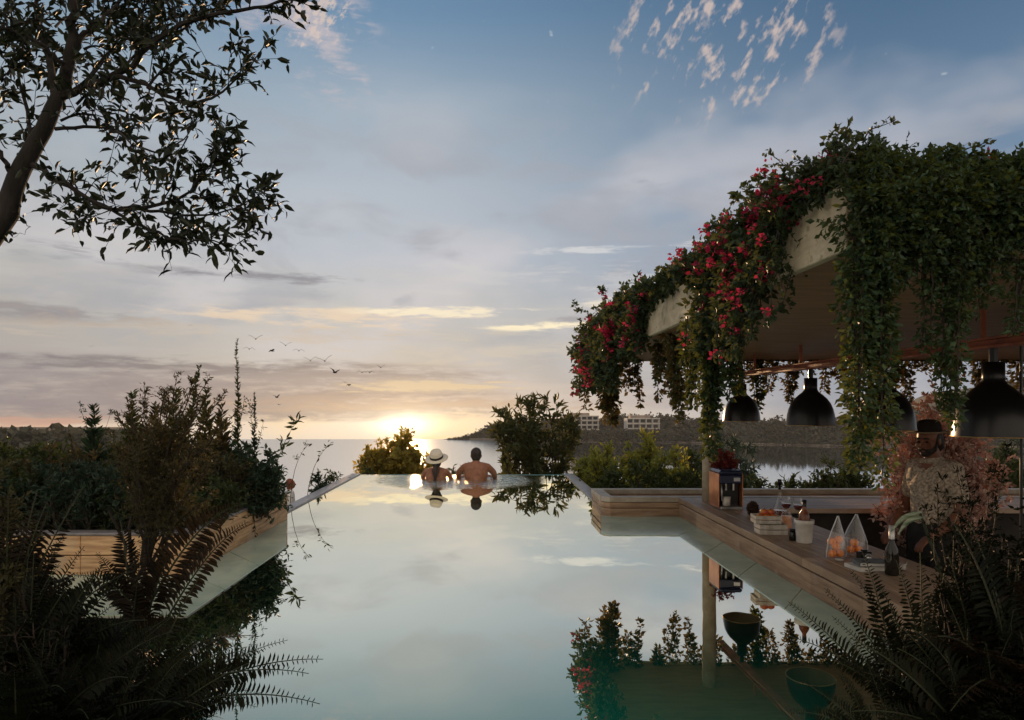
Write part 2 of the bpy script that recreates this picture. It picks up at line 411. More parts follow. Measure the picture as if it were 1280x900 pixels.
# long grey bank at left, thinning to the right
g = k.m('MULTIPLY', k.m('MULTIPLY', k.smooth(V, -24, -8), k.smooth(V, 62, 34)), k.smooth(U, 130, -260))
cloud(g, n_fil, -.25, .6, (146, 138, 140), .9)
cloud(k.m('MULTIPLY', g, k.smooth(V, 40, 0)), n_puf, .0, .8, (132, 125, 130), .6)
for a in (((330, 346, 110, 6), n_fil, .15, .5, (138, 136, 142), .8), ((55, 393, 100, 9), n_fil, .12, .5, (136, 132, 138), .8), ((70, 314, 60, 8), n_fil, .2, .5, (146, 146, 152), .6),
          ((250, 458, 200, 9), n_fil, .15, .45, (124, 118, 120), .6), ((810, 229, 20, 9), n_puf, .1, .6, (128, 136, 152), .6), ((715, 400, 26, 4), n_fil, .1, .4, (150, 146, 150), .6),
          ((420, 505, 120, 9), n_fil, .1, .45, (170, 150, 138), .8), ((590, 505, 170, 7), n_fil, .1, .45, (186, 164, 146), .9), ((400, 470, 90, 8), n_fil, .2, .5, (158, 150, 148), .7),
          ((430, 398, 190, 10), n_fil, .12, .5, (232, 210, 184), .9), ((560, 391, 90, 7), n_fil, .12, .45, (246, 232, 204), 1.), ((682, 408, 62, 5), n_fil, .05, .35, (255, 240, 205), 1.),
          ((520, 482, 110, 8), n_fil, .2, .5, (228, 206, 168), .7), ((745, 378, 30, 5), n_fil, .1, .4, (232, 222, 204), .9), ((720, 313, 70, 4), n_fil, .2, .5, (214, 214, 214), .8),
          ((590, 440, 160, 22), n_fil, .3, .6, (206, 196, 180), .6), ((640, 350, 200, 18), n_fil, .35, .6, (208, 206, 204), .5), ((864, 306, 22, 4), n_fil, .1, .4, (214, 212, 210), .8),
          ((200, 410, 220, 14), n_fil, .3, .55, (206, 188, 168), .5), ((30, 525, 100, 7), n_fil, .1, .4, (208, 160, 136), .7)):
    cloud(gauss(*a[0]), *a[1:])
# mackerel tufts high on the right, leaning up to the right
th = math.radians(52); c_, s_ = math.cos(th), math.sin(th)
ra = k.m('ADD', k.m('MULTIPLY', U, c_), k.m('MULTIPLY', V, s_)); rb = k.m('SUBTRACT', k.m('MULTIPLY', V, c_), k.m('MULTIPLY', U, s_))
n_t1 = k.noise(k.xyz(k.m('DIVIDE', ra, 30), k.m('DIVIDE', rb, 17), 2.7), 1., 2., .5)
n_t2 = k.noise(k.xyz(k.m('DIVIDE', ra, 11), k.m('DIVIDE', rb, 6), .7), 1., 4., .6)
n_t = k.m('ADD', k.m('MULTIPLY', n_t1, .66), k.m('MULTIPLY', n_t2, .42))
g = gauss(900, 48, 130, 80, -.1)
a = k.m('MULTIPLY', k.smooth(k.m('ADD', n_t, k.m('MULTIPLY', g, .08)), .60, .76), k.smooth(g, .2, .6))
sky = k.mix(k.m('MULTIPLY', a, .85), sky, lin((206, 188, 180)))
cloud(gauss(370, 20, 90, 50, -.5), n_puf, .25, .7, (196, 186, 190), .7)
cloud(gauss(395, 15, 30, 34, -.9), n_t2, .3, .6, (214, 196, 186), .8)
# small glints of high cloud
n_s = k.noise(k.xyz(k.m('DIVIDE', U, 22), k.m('DIVIDE', V, 14), 4.), 1., 2., .5)
sky = k.mix(k.m('MULTIPLY', k.m('MULTIPLY', k.smooth(n_s, .72, .8), k.smooth(V, 120, 200)), .5), sky, lin((205, 208, 214)))
# sun glow
g1 = gauss(505, 531, 30, 13); g2 = gauss(508, 527, 95, 22); g3 = gauss(480, 522, 230, 54)


def addc(g, c):
    global sky
    sky = k.mix(1., sky, k.mix(g, (0, 0, 0, 1), c + (1,)), 'ADD')


addc(g3, (.22, .15, .055)); addc(g2, (.26, .23, .15)); addc(g1, (1.1, 1.0, .75))
# behind the viewer the unseen sky is set bright and warm as fill light
sky = k.mix(k.smooth(dy, .25, -.45), sky, (.95, .83, .70, 1))
b1 = k.n('ShaderNodeBackground'); k.link(sky, b1.inputs[0]); b1.inputs[1].default_value = 1.0
ns = k.n('ShaderNodeTexSky', sky_type='NISHITA'); ns.sun_disc = False; ns.sun_elevation = SUN_EL; ns.sun_rotation = SUN_AZ
b2 = k.n('ShaderNodeBackground'); k.link(ns.outputs[0], b2.inputs[0]); b2.inputs[1].default_value = .0015
ad = k.n('ShaderNodeAddShader'); k.link(b1.outputs[0], ad.inputs[0]); k.link(b2.outputs[0], ad.inputs[1]); k.link(ad.outputs[0], out.inputs[0])

L = bpy.data.lights.new('sun', 'SUN'); L.energy = 3.6; L.color = (1, .62, .32); L.angle = math.radians(.8)
so = bpy.data.objects.new('sun', L); COL.objects.link(so)
sd = Vector((math.sin(SUN_AZ) * math.cos(SUN_EL), math.cos(SUN_AZ) * math.cos(SUN_EL), math.sin(SUN_EL)))
so.rotation_euler = sd.to_track_quat('Z', 'Y').to_euler(); so.location = (-3, 20, 6)

cam = bpy.data.cameras.new('camera'); co = bpy.data.objects.new('camera', cam); COL.objects.link(co)
co.location = (0, 0, 1); co.rotation_euler = (PI / 2, 0, 0)
cam.sensor_width = 36; cam.lens = F / 1280 * 36; cam.shift_x = 26 / 1280; cam.shift_y = 57 / 1280
cam.clip_start = .05; cam.clip_end = 5000; sc.camera = co
vs = sc.view_settings; vs.view_transform = 'Standard'; vs.look = 'None'; vs.exposure = 0; vs.gamma = 1
sc.cycles.use_denoising = True
sc.cycles.max_bounces = 8; sc.cycles.transparent_max_bounces = 12; sc.cycles.sample_clamp_indirect = 6

# ------------------------------------------------------------------ foliage helpers
T4 = (np.array([(0, 0, 0), (.45, .5, .1), (1, 0, -.06), (.45, -.5, .1)]), np.array([(0, 2, 1), (0, 3, 2)]))
T8 = (np.array([(0, 0, 0), (.33, 0, 0), (.68, 0, -.02), (1, 0, -.14), (.3, .44, .1), (.68, .38, .06), (.3, -.44, .1), (.68, -.38, .06)]),
      np.array([(0, 1, 4), (1, 2, 5), (1, 5, 4), (2, 3, 5), (0, 6, 1), (1, 6, 7), (1, 7, 2), (2, 7, 3)]))


def pinna_tmpl(n=7):
    v = [(i / n, 0, -.05 * (i / n) ** 2) for i in range(n + 1)]; f = []
    for s in (1, -1):
        for i in range(n):
            w = .5 * (1 - (i / n) ** 1.3) + .06
            v.append(((i + .85) / n, s * w, .02)); q = len(v) - 1
            f.append((i, i + 1, q) if s > 0 else (i + 1, i, q))
    return np.array(v), np.array(f)


TP, TPs = pinna_tmpl(7), pinna_tmpl(4)


def leaf_set(mb, pos, d, L, wr=.5, tmpl=T4, up=.4, side=None):
    pos = np.asarray(pos, float).reshape(-1, 3); n = len(pos)
    if not n: return
    d = nrm(d); L = np.broadcast_to(np.asarray(L, float), (n,))
    if side is None:
        r = RNG.normal(size=(n, 3)); r[:, 2] += up * 2
        side = nrm(np.cross(d, r))
    nn = np.cross(side, d); tv, tf = tmpl
    v = pos[:, None] + L[:, None, None] * (tv[None, :, 0:1] * d[:, None] + wr * tv[None, :, 1:2] * side[:, None] + tv[None, :, 2:3] * nn[:, None])
    f = (np.arange(n)[:, None, None] * len(tv) + tf[None]).reshape(-1, 3)
    mb.addq(v, f)


def curve(p0, p1, n=6, bend=(0, 0, 0), jit=.0):
    p0, p1 = np.asarray(p0, float), np.asarray(p1, float); t = np.linspace(0, 1, n)[:, None]
    p = p0 + (p1 - p0) * t + np.asarray(bend) * 4 * t * (1 - t)
    if jit: p[1:-1] += RNG.normal(size=(n - 2, 3)) * jit
    return p


def spline(pts, n=20):
    pts = np.asarray(pts, float); m_ = len(pts); e = np.vstack([2 * pts[0] - pts[1], pts, 2 * pts[-1] - pts[-2]]); o = []
    for t in np.linspace(0, m_ - 1 - 1e-6, n):
        i = int(t); u = t - i; a, b, c, d = e[i:i + 4]
        o.append(.5 * (2 * b + (c - a) * u + (2 * a - 5 * b + 4 * c - d) * u * u + (3 * b - a - 3 * c + d) * u ** 3))
    return np.array(o)


def leafy(ms, ml, path, r0, r1, twigs, tl, per, L, wr=.45, t0=.25, tmpl=T4, spread=.9, up=.25, fwd=.5, tip=True, taper=.5, seg=3):
    """stem along a path carrying leafy side twigs"""
    n = len(path); ms.tube(path, np.linspace(r0, r1, n), max(seg, 3), False)
    tg = nrm(np.gradient(path, axis=0)); PS, DS, LS = [], [], []
    ts = t0 + (1 - t0) * RNG.random(twigs)
    for t in ts:
        x = t * (n - 1); i = min(int(x), n - 2); p = path[i] + (path[i + 1] - path[i]) * (x - i)
        d = nrm(tg[i] * fwd + nrm(RNG.normal(size=3)) * spread + np.array([0, 0, up]))
        l = tl * (.5 + .8 * RNG.random()) * (1 - taper * t)
        q = curve(p, p + d * l, 4, (0, 0, l * .08), l * .03)
        ms.tube(q, np.linspace(r1 * .9, r1 * .4, 4), 3, False)
        u = np.linspace(.15, 1, per)[:, None]; idx = u[:, 0] * 3; ii = np.minimum(idx.astype(int), 2)
        pp = q[ii] + (q[ii + 1] - q[ii]) * (idx - ii)[:, None]
        PS.append(pp); DS.append(nrm(d[None] * .6 + nrm(RNG.normal(size=(per, 3))) * .9)); LS.append(L * (.65 + .6 * RNG.random(per)))
    if tip:
        j = max(3, per // 2); PS.append(path[-1] + RNG.normal(size=(j, 3)) * L * .2); DS.append(nrm(tg[-1] + RNG.normal(size=(j, 3)) * .5)); LS.append(L * (.7 + .5 * RNG.random(j)))
    if PS: leaf_set(ml, np.vstack(PS), np.vstack(DS), np.concatenate(LS), wr, tmpl)


def shrub(name, base, h, rx, ry, label, leaf, L=.05, stems=14, twigs=16, tl=.22, per=8, wr=.42, cat='shrub', group=None, stem='stem', bell=1., tmpl=T4, t0=.25, lumpy=.25, parts=('stems', 'foliage'), r=.012, up=.25, bs_=.15):
    """multi-stemmed bush: stems fan out from the base into an uneven dome"""
    o = thing(name, base, label, cat, group); ms, ml = MB(), MB(); base = np.asarray(base, float)
    for i in range(stems):
        a = RNG.random() * 2 * PI; q = math.sqrt(RNG.random()); hz = h * (1 - .45 * q ** 2 * bell) * (1 - lumpy * RNG.random())
        p1 = base + np.array([rx * q * math.cos(a), ry * q * math.sin(a), hz])
        p0 = base + np.array([rx * bs_ * q * math.cos(a), ry * bs_ * q * math.sin(a), 0])
        leafy(ms, ml, curve(p0, p1, 7, (0, 0, h * .06), h * .015), r, r * .3, twigs, tl, per, L, wr, t0, tmpl, up=up)
    ms.build(parts[0], M[stem], o); ml.build(parts[1], M[leaf], o); return o


def frond(ms, ml, p0, d, length, droop, n=22, w=.24, side=None, tmpl=TP, pr=.30, roll=0., ref=None):
    """fern frond: arching midrib with saw-edged leaflets both sides"""
    d = nrm(d); t = np.linspace(0, 1, 14)[:, None]
    pts = np.asarray(p0) + d * length * t + np.array([0, 0, -1.]) * droop * length * t ** 2.2
    ms.tube(pts, np.linspace(.004, .001, 14) * (length / .6), 3, False)
    tt = np.linspace(.14, .99, n); x = tt * 13; i = np.minimum(x.astype(int), 12)
    pp = pts[i] + (pts[i + 1] - pts[i]) * (x - i)[:, None]; tg = nrm(pts[i + 1] - pts[i])
    s = nrm(np.cross(tg, np.array([roll, 0.1, 1.]) if ref is None else np.asarray(ref) + [roll, 0, 0])); ln = length * w * np.sin(np.clip(tt * 1.02, 0, 1) * PI * .93 + .22) ** .8 * (1.25 - tt * .75)
    ln = np.maximum(ln, length * .02)
    for sg in (1, -1):
        dd = nrm(s * sg + tg * .42 + RNG.normal(size=s.shape) * .07 - np.array([0, 0, .12 if ref is None else .03])); sd_ = nrm(tg - dd * np.sum(tg * dd, 1, keepdims=True)) * sg
        leaf_set(ml, pp + RNG.normal(size=pp.shape) * .001, dd, ln * (.9 + .2 * RNG.random(n)), pr, tmpl, side=sd_)


def fern(name, base, label, n, length, az=(0, 2 * PI), elev=(.2, 1.3), leaf='fern', droop=.45, group=None, w=.22, pin=22, tmpl=TP, stand=.0):
    o = thing(name, base, label, 'fern', group); ms, ml = MB(), MB()
    for i in range(n):
        a = az[0] + (az[1] - az[0]) * RNG.random(); e = elev[0] + (elev[1] - elev[0]) * RNG.random()
        d = (math.cos(a) * math.cos(e), math.sin(a) * math.cos(e), math.sin(e))
        frond(ms, ml, np.asarray(base) + RNG.normal(size=3) * [.04, .04, .01] + [0, 0, stand * RNG.random()], d, length * (.6 + .6 * RNG.random()), droop * (.6 + .8 * RNG.random()), pin, w, tmpl=tmpl, roll=RNG.normal() * .3)
    ms.build('stems', M['gstem'], o); ml.build('fronds', M[leaf], o); return o


def vine(name, top, length, label, leaf='vine_leaf', L=.03, rad=.05, dens=1., strands=3, group=None, flowers=0, sway=.04, cat='vine', over=0., wr=.6, tip=.35):
    """hanging vine: several trailing stems from one edge point"""
    o = thing(name, top, label, cat, group); ms, ml, mf = MB(), MB(), MB(); top = np.asarray(top, float)
    for s in range(strands):
        l = length * (1 if s == 0 else .5 + .5 * RNG.random()); a = RNG.random() * 2 * PI
        off = np.array([math.cos(a), math.sin(a), 0]) * rad * RNG.random()
        n = 9; z = np.linspace(0, 1, n)
        wob = np.cumsum(RNG.normal(size=(n, 2)), 0) * sway * .35 * length / 1.0
        pts = np.stack([off[0] + wob[:, 0], off[1] + wob[:, 1], -z * l], -1) + top
        if over: pts[0] += [0, over, .02]
        ms.tube(pts, np.linspace(.0045, .0015, n), 3, False)
        m_ = int(l * 200 * dens); t = RNG.random(m_); x = t * (n - 1); i = np.minimum(x.astype(int), n - 2)
        c = pts[i] + (pts[i + 1] - pts[i]) * (x - i)[:, None]
        rr = rad * (1 - (1 - tip) * t) * np.sqrt(RNG.random(m_)) * (.6 + .6 * np.abs(np.sin(t * l * 14 + s)))
        a = RNG.random(m_) * 2 * PI; rd = np.stack([np.cos(a), np.sin(a), np.zeros(m_)], -1)
        d = nrm(rd * .8 + RNG.normal(size=(m_, 3)) * .5 + [0, 0, -.5])
        leaf_set(ml, c + rd * rr[:, None], d, L * (.6 + .7 * RNG.random(m_)), wr, T4, .2)
        for f in range(int(flowers)):
            q = pts[RNG.integers(0, n)] + RNG.normal(size=3) * rad * .7; bloom(mf, q, .028)
    ms.build('stems', M['stem'], o); ml.build('foliage', M[leaf], o)
    if mf.n: mf.build('blossoms', M['blossom'], o)
    return o


def bloom(mf, c, r):
    n = int(RNG.integers(9, 20)); r = r * .8; p = c + nrm(RNG.normal(size=(n, 3))) * r * (RNG.random((n, 1)) ** .4)
    leaf_set(mf, p, nrm(p - c + RNG.normal(size=(n, 3)) * r * .6), r * (.5 + .5 * RNG.random(n)), .9, T4)


HAZE = .00017
# ------------------------------------------------------------------ setting
def hgt(x, y):
    y = np.asarray(y, float); x = np.asarray(x, float)
    z = np.where(y < 10.2, -.95, -.95 - (y - 10.2) * .335)
    z = np.where((y < 10.2) & (x > 2), -.95, z)
    z = z + .12 * np.sin(x * 1.7 + y * .6) * np.clip((y - 10) / 6, 0, 1) + .05 * np.sin(x * 4.1 - y * 2.3) * np.clip((y - 10) / 4, 0, 1)
    return np.maximum(z, -24)


g = MB(); xs = np.concatenate([np.linspace(-300, -30, 12), np.linspace(-26, 26, 60), np.linspace(30, 300, 12)]); ys = np.concatenate([np.linspace(-60, 0, 8), np.linspace(1, 30, 60), np.linspace(32, 90, 24)])
X, Y = np.meshgrid(xs, ys); i = np.arange(len(ys) - 1)[:, None] * len(xs); j = np.arange(len(xs) - 1)[None]
g.addq(np.stack([X, Y, hgt(X, Y)], -1), np.stack([i + j, i + j + 1, i + j + len(xs) + 1, i + j + len(xs)], -1).reshape(-1, 4))
tag(g.build('ground', M['ground'], smooth=True), kind='structure')
SEA = -19.0
g = MB(); g.add([(-1500, 50, SEA), (1500, 50, SEA), (1500, 406, SEA), (-1500, 406, SEA)], [(0, 1, 2, 3)])
tag(g.build('sea', M['sea']), kind='structure')

# far shore: headland on the left end growing into wooded hills on the right
rs(5)
prof = [(560, 0, 400), (585, 1.7, 400), (612, 6.0, 400), (640, 9.0, 398), (700, 10, 388), (760, 12, 380), (820, 13, 375), (880, 11.5, 360), (960, 10.5, 350), (1030, 11, 338), (1150, 15, 330), (1350, 33, 320), (1700, 36, 300)]
g = MB(); rows = []
for px, h, yf in prof:
    X0 = (px - CX) / F * yf
    depth = 1.0 + h * 1.2
    rows.append([(X0, yf, SEA - .5), (X0 * 1.003, yf + .3, SEA + .3 + .03 * h), (X0 * 1.02, yf + depth * .5, SEA + h * .5), (X0 * 1.04, yf + depth, SEA + h * .85), (X0 * 1.08, yf + depth * 2, SEA + h), (X0 * 1.15, yf + depth * 4, SEA + h * .9), (X0 * 1.15, yf + depth * 4, SEA - 2)])
R = np.array(rows); R = np.stack([spline(R[:, c], 90) for c in range(R.shape[1])], 1)
R[:, 2:5, 2] += RNG.normal(size=(90, 3)) * .5 * np.linspace(.2, 1.2, 90)[:, None]
i = np.arange(89)[:, None] * 7; j = np.arange(6)[None]
g.addq(R, np.stack([i + j, i + j + 7, i + j + 8, i + j + 1], -1).reshape(-1, 4))
tag(g.build('hill', M['hill'], smooth=True), kind='structure')
g = MB(); S_ = R[8:, 0].copy(); S_[:, 1] -= 1.2; S_[:, 2] = SEA + .12; T_ = R[8:, 1].copy(); T_[:, 1] -= .2; T_[:, 2] = SEA + .9
n = len(S_); i = np.arange(n - 1)
g.addq(np.vstack([S_, T_]), np.stack([i, i + 1, n + i + 1, n + i], -1)); tag(g.build('shore', M['sand']), kind='structure')
ml = MB()
for q in range(2600):
    a = RNG.random() ** .8 * 88; i = int(a); u = a - i; b = .35 + 3.4 * RNG.random(); jj = int(b); w = b - jj
    p = (R[i, jj] * (1 - u) + R[i + 1, jj] * u) * (1 - w) + (R[i, jj + 1] * (1 - u) + R[i + 1, jj + 1] * u) * w
    hh = (.5 + 1.6 * RNG.random()) * min(1.2, .25 + (p[2] - SEA + i * .08) / 9); n = 16
    c = p + RNG.normal(size=(n, 3)) * hh * [.5, .5, .42] + [0, 0, hh * .55]
    leaf_set(ml, c, RNG.normal(size=(n, 3)) + [0, 0, .3], hh * .8, .8, T4)
for q in range(500):
    px = 690 + 150 * RNG.random(); Yq = 350 + 12 * RNG.random(); c = P(px, 539 + 12 * RNG.random() ** 1.2, Yq) + RNG.normal(size=(16, 3)) * 1.1 * [.6, .5, .45]
    leaf_set(ml, c, RNG.normal(size=(16, 3)) + [0, 0, .3], 1.1, .8, T4)
tag(ml.build('woodland', M['far_tree']), 'dark scrub and trees covering the far shore hills', 'woodland', kind='stuff')
# distant wooded rise beyond the planting at the left
ml = MB(); g = MB()
for q in range(900):
    x = -160 + 75 * RNG.random(); y = 120 + 60 * RNG.random(); hh = 1.5 + 1.5 * RNG.random()
    zt = -1.5 - 5 * np.clip((x + 95) / 50, 0, 1) ** 2 - (y - 120) * .03 - 2.9
    c = np.array([x, y, zt - hh * .4 - 2 * RNG.random()]) + RNG.normal(size=(18, 3)) * hh * [.6, .6, .4]
    leaf_set(ml, c, RNG.normal(size=(18, 3)), hh * .7, .8, T4)
tag(ml.build('woodland', M['far_tree']), 'distant blue-green treetops on the horizon behind the planted bed', 'woodland', kind='stuff')
X, Y = np.meshgrid(np.linspace(-170, -84, 20), np.linspace(105, 200, 10)); Z = -5.3 - 6 * np.clip((X + 95) / 50, 0, 1) ** 2 - 18 * (1 - np.clip((Y - 105) / 15, 0, 1)) - 18 * np.clip((X + 96) / 12, 0, 1)
i = np.arange(9)[:, None] * 20; j = np.arange(19)[None]
g.addq(np.stack([X, Y, Z], -1), np.stack([i + j, i + j + 1, i + j + 21, i + j + 20], -1).reshape(-1, 4)); tag(g.build('hill', M['hill'], smooth=True), kind='structure')

# evening haze over the bay
m, k, out = newmat('haze'); pv_ = k.n('ShaderNodeVolumePrincipled'); pv_.inputs['Color'].default_value = (.82, .84, .88, 1); pv_.inputs['Density'].default_value = HAZE; pv_.inputs['Anisotropy'].default_value = .2
k.link(pv_.outputs[0], out.inputs['Volume'])
g = MB(); g.box(-1600, 1600, -70, 620, -27, 24); tag(g.build('haze', m), kind='stuff')

# ------------------------------------------------------------------ far buildings
def hotel(px0, px1, ytop, ybot, Y, floors, bays, label, step=0):
    a, b = P(px0, ybot, Y), P(px1, ytop, Y); w = b[0] - a[0]; h = b[2] - a[2]; c = np.array([(a[0] + b[0]) / 2, Y, a[2]])
    o = thing('hotel_building', c, label, 'building'); x0, x1, z0 = a[0], b[0], a[2]; fh = h / floors
    wall = MB(); wall.box(x0, x1, Y + 1.2, Y + 9, z0 - 1.5, z0 + h)
    wo = wall.build('wall', M['wall_w'], o)
    sl = MB()
    for f in range(floors + 1): sl.box(x0 - .4, x1 + .4, Y - .6, Y + 1.2, z0 + f * fh - .22, z0 + f * fh + .22)
    for q in range(bays + 1):
        xx = x0 + w * q / bays; sl.box(xx - .14, xx + .14, Y - .4, Y + 1.2, z0, z0 + h)
    sl.build('balcony', M['wall_w'], o)
    for f in range(floors):
        for q in range(bays):
            xx = x0 + w * (q + .5) / bays; ww = w / bays * .36
            p = MB(); p.box(xx - ww, xx + ww, Y + 1.12, Y + 1.22, z0 + f * fh + .5, z0 + (f + .82) * fh); p.build('window', M['pane'], o)
    r = MB(); r.box(x0 + w * .12, x1 - w * .25, Y + 2, Y + 7, z0 + h, z0 + h + 1.6); r.build('roof', M['roof_t'], o)
    return o


hotel(706, 748, 520, 537, 366, 3, 6, 'long white hotel with three rows of balconies on the far shore, beside the tall shrub')
hotel(784, 824, 523, 536, 360, 2, 5, 'low white two-storey villa hotel further along the far shore, right of the long hotel')
hotel(624, 637, 541, 547, 392, 2, 3, 'tiny white house on the dark headland slope')
rs(6)

# ------------------------------------------------------------------ pool
WL = [(-3.2, .25), (1.70, .25), (1.70, 6.16), (1.06, 6.16), (1.06, 9.80), (-1.90, 9.80), (-1.90, 5.9), (-3.2, 5.9)]
w = MB(); w.add([(x, y, 0.) for x, y in WL], [tuple(range(8))]); tag(w.build('pool_water', M['water']), kind='structure')
po = thing('infinity_pool', (-.4, 7.8, -.9), 'infinity pool with grey stone coping and an overflowing far edge', 'pool')
b = MB(); b.box(-3.3, 1.70, .2, 9.7, -.92, -.8); b.build('pool_floor', M['basin'], po)
for x0, x1, y0, y1 in ((-2.03, -1.9, 6.0, 9.93), (1.06, 1.20, 6.83, 9.93)):
    b = MB()
    ys_ = np.linspace(y0, y1, 7)
    for q in range(6): b.bbox(x0, x1, ys_[q] + .002, ys_[q + 1] - .002, -.9, .014, .004)
    b.build('coping', M['coping'], po)
b = MB(); b.bbox(-1.9, 1.06, 9.8, 9.93, -.9, -.003, .004); b.build('overflow_edge', M['basin'], po)

# pale green slabs added at the waterline, shaped and coloured as the boards' reflection
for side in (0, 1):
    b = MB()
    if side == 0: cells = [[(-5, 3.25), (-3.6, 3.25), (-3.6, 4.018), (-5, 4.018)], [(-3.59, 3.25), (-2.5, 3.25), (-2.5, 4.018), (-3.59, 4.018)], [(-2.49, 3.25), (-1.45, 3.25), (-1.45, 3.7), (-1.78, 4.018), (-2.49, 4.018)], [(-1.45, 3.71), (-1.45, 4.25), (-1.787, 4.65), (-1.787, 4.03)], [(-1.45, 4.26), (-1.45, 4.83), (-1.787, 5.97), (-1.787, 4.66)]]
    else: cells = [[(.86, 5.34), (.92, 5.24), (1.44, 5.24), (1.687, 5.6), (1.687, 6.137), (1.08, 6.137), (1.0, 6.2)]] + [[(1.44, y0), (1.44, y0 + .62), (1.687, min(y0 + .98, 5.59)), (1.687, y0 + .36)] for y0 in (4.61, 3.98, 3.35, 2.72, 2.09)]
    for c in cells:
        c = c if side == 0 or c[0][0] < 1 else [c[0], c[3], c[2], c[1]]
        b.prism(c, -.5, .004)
    b.build('ledge', M['ledge'], po)  # made-up shelf shape that carries the reflection colour

# left planter (timber boards), open box of soil
pl = thing('planter_box', (-3.4, 5, -.9), 'long timber-clad planter box standing in the pool, filled with wild planting', 'planter')
b = MB(); b.box(-5.2, -1.83, 4.06, 5.96, -.9, .13); b.build('core', M['soil'], pl)
b = MB(); xs_ = [-5.2, -4.5, -3.7, -3.05, -2.42, -1.79]; ys_ = [4.02, 4.36, 4.75, 5.2, 5.72, 6.0]
for z0, z1 in ((-.12, -.006), (-.003, .113), (.119, .232)):
    for q in range(5): b.bbox(xs_[q] + .001, xs_[q + 1] - .001, 4.02, 4.055, z0, z1, .004)
b.build('cladding', M['wood_l'], pl)
b = MB()
for z0, z1 in ((-.12, -.006), (-.003, .113), (.119, .232)):
    for q in range(5): b.bbox(-1.825, -1.79, ys_[q] + (.036 if q == 0 else .001), ys_[q + 1] - .001, z0, z1, .004)
    b.bbox(-5.2, -1.826, 5.97, 6.0, z0, z1, .004)
b.build('cladding', M['wood_l'], pl)
b = MB(); b.bbox(-5.2, -1.785, 4.015, 4.12, .235, .25, .003); b.bbox(-1.9, -1.785, 4.122, 6.0, .235, .25, .003); b.build('rim', M['coping'], pl)

# right trough + back ledge
tr = thing('planter_trough', (2.5, 6.5, -.9), 'low timber trough with pale stone rim at the pool corner beside the bar', 'planter')
def trough(b, z0, z1, ins=0.):
    x0, x1, y0, y1 = 1.0 + ins, 8.0, 6.14 + ins, 6.8 - ins; c = .07
    outer = [(x0 + c, y0), (x1, y0), (x1, y1), (x0, y1), (x0, y0 + c * 1.6), (x0 + c * .3, y0 + c * .55)]
    t = .1; inner = [(x0 + t + .02, y0 + t), (x1, y0 + t), (x1, y1 - t), (x0 + t, y1 - t), (x0 + t, y0 + t + .03), (x0 + t + .006, y0 + t + .008)]
    n = 6; v = [(*p, z0) for p in outer] + [(*p, z1) for p in outer] + [(*p, z1) for p in inner] + [(*p, z0) for p in inner]
    f = []
    for q in range(n):
        r_ = (q + 1) % n; f += [(q, r_, n + r_, n + q), (n + q, n + r_, 2 * n + r_, 2 * n + q), (2 * n + q, 2 * n + r_, 3 * n + r_, 3 * n + q)]
    b.add(v, f)
b = MB(); trough(b, -.9, .075, .003); trough(b, .081, .128, .0); b.build('side_boards', M['wood_b'], tr)
b = MB(); trough(b, .133, .176, -.004); b.build('rim', M['cap'], tr)
b = MB(); b.box(1.12, 7.9, 6.25, 6.69, -.4, .08); b.build('soil_bed', M['soil'], tr)

# bar
bar = thing('bar_counter', (1.96, 4.0, -.9), 'long brown timber swim-up bar counter running along the pool edge', 'bar counter')
b = MB(); b.box(1.72, 2.2, 2.12, 6.13, -.9, .135); b.build('base', M['dark'], bar)
b = MB(); ys_ = np.linspace(2.1, 6.135, 9)
for z0, z1 in ((-.15, -.004), (0., .118)):
    for q in range(8): b.bbox(1.69, 1.718, ys_[q] + .001, ys_[q + 1] - .001, z0, z1, .003)
b.build('front_boards', M['wood_b'], bar)
b = MB(); xs_ = [1.685, 1.80, 1.91, 2.02, 2.13, 2.245]
for q in range(5):
    cut = np.concatenate([[2.1], np.sort(2.6 + 3.0 * RNG.random(3)), [6.136]])
    for c in range(4): b.bbox(xs_[q] + .0008, xs_[q + 1] - .0008, cut[c] + .001, cut[c + 1] - .001, .128, .173, .003)
b.build('countertop', M['wood_t'], bar)
bk = thing('back_counter', (5, 5.8, -.9), 'pale timber back counter behind the bartender along the trough', 'counter')
b = MB(); yy = [5.5, 5.66, 5.82, 5.98, 6.132]
for q in range(4):
    cut = [2.248, 3.1 + .5 * RNG.random(), 4.6 + RNG.random(), 6.5, 8.0]
    for c in range(4): b.bbox(cut[c] + .001, cut[c + 1] - .001, yy[q] + .001, yy[q + 1] - .001, .13, .17, .003)
b.build('countertop', M['wood_bk'], bk)
b = MB(); b.box(2.25, 8, 5.62, 6.1, -.9, .128); b.build('base', M['dark'], bk)
b = MB(); b.box(2.25, 8, -.5, 5.615, -.96, -.79); tag(b.build('floor', M['deck']), kind='structure')

# soil banks of the near shore
for nm, x0, x1, y0, y1 in (('soil_bank', -4.5, -1.35, -.3, 3.1), ('soil_bank', -1.36, -.72, -.3, 2.12), ('soil_bank', .98, 3.6, -.3, 2.09)):
    b = MB(); xx = np.linspace(x0, x1, 26); yv = np.linspace(y0, y1, 26); X, Y = np.meshgrid(xx, yv)
    e = np.minimum(np.minimum(X - x0 if x0 > 0 else X * 0 + 9, x1 - X if x0 < 0 else X * 0 + 9), y1 - Y)
    Z = -.12 + .17 * np.clip((e + .08 * np.sin(X * 9 + Y * 7)) / .35, 0, 1) + .02 * np.sin(X * 11) * np.sin(Y * 13)
    i = np.arange(25)[:, None] * 26; j = np.arange(25)[None]
    b.addq(np.stack([X, Y, Z], -1), np.stack([i + j, i + j + 1, i + j + 27, i + j + 26], -1).reshape(-1, 4)); tag(b.build('soil_bank', M['soil'], smooth=True), kind='structure')

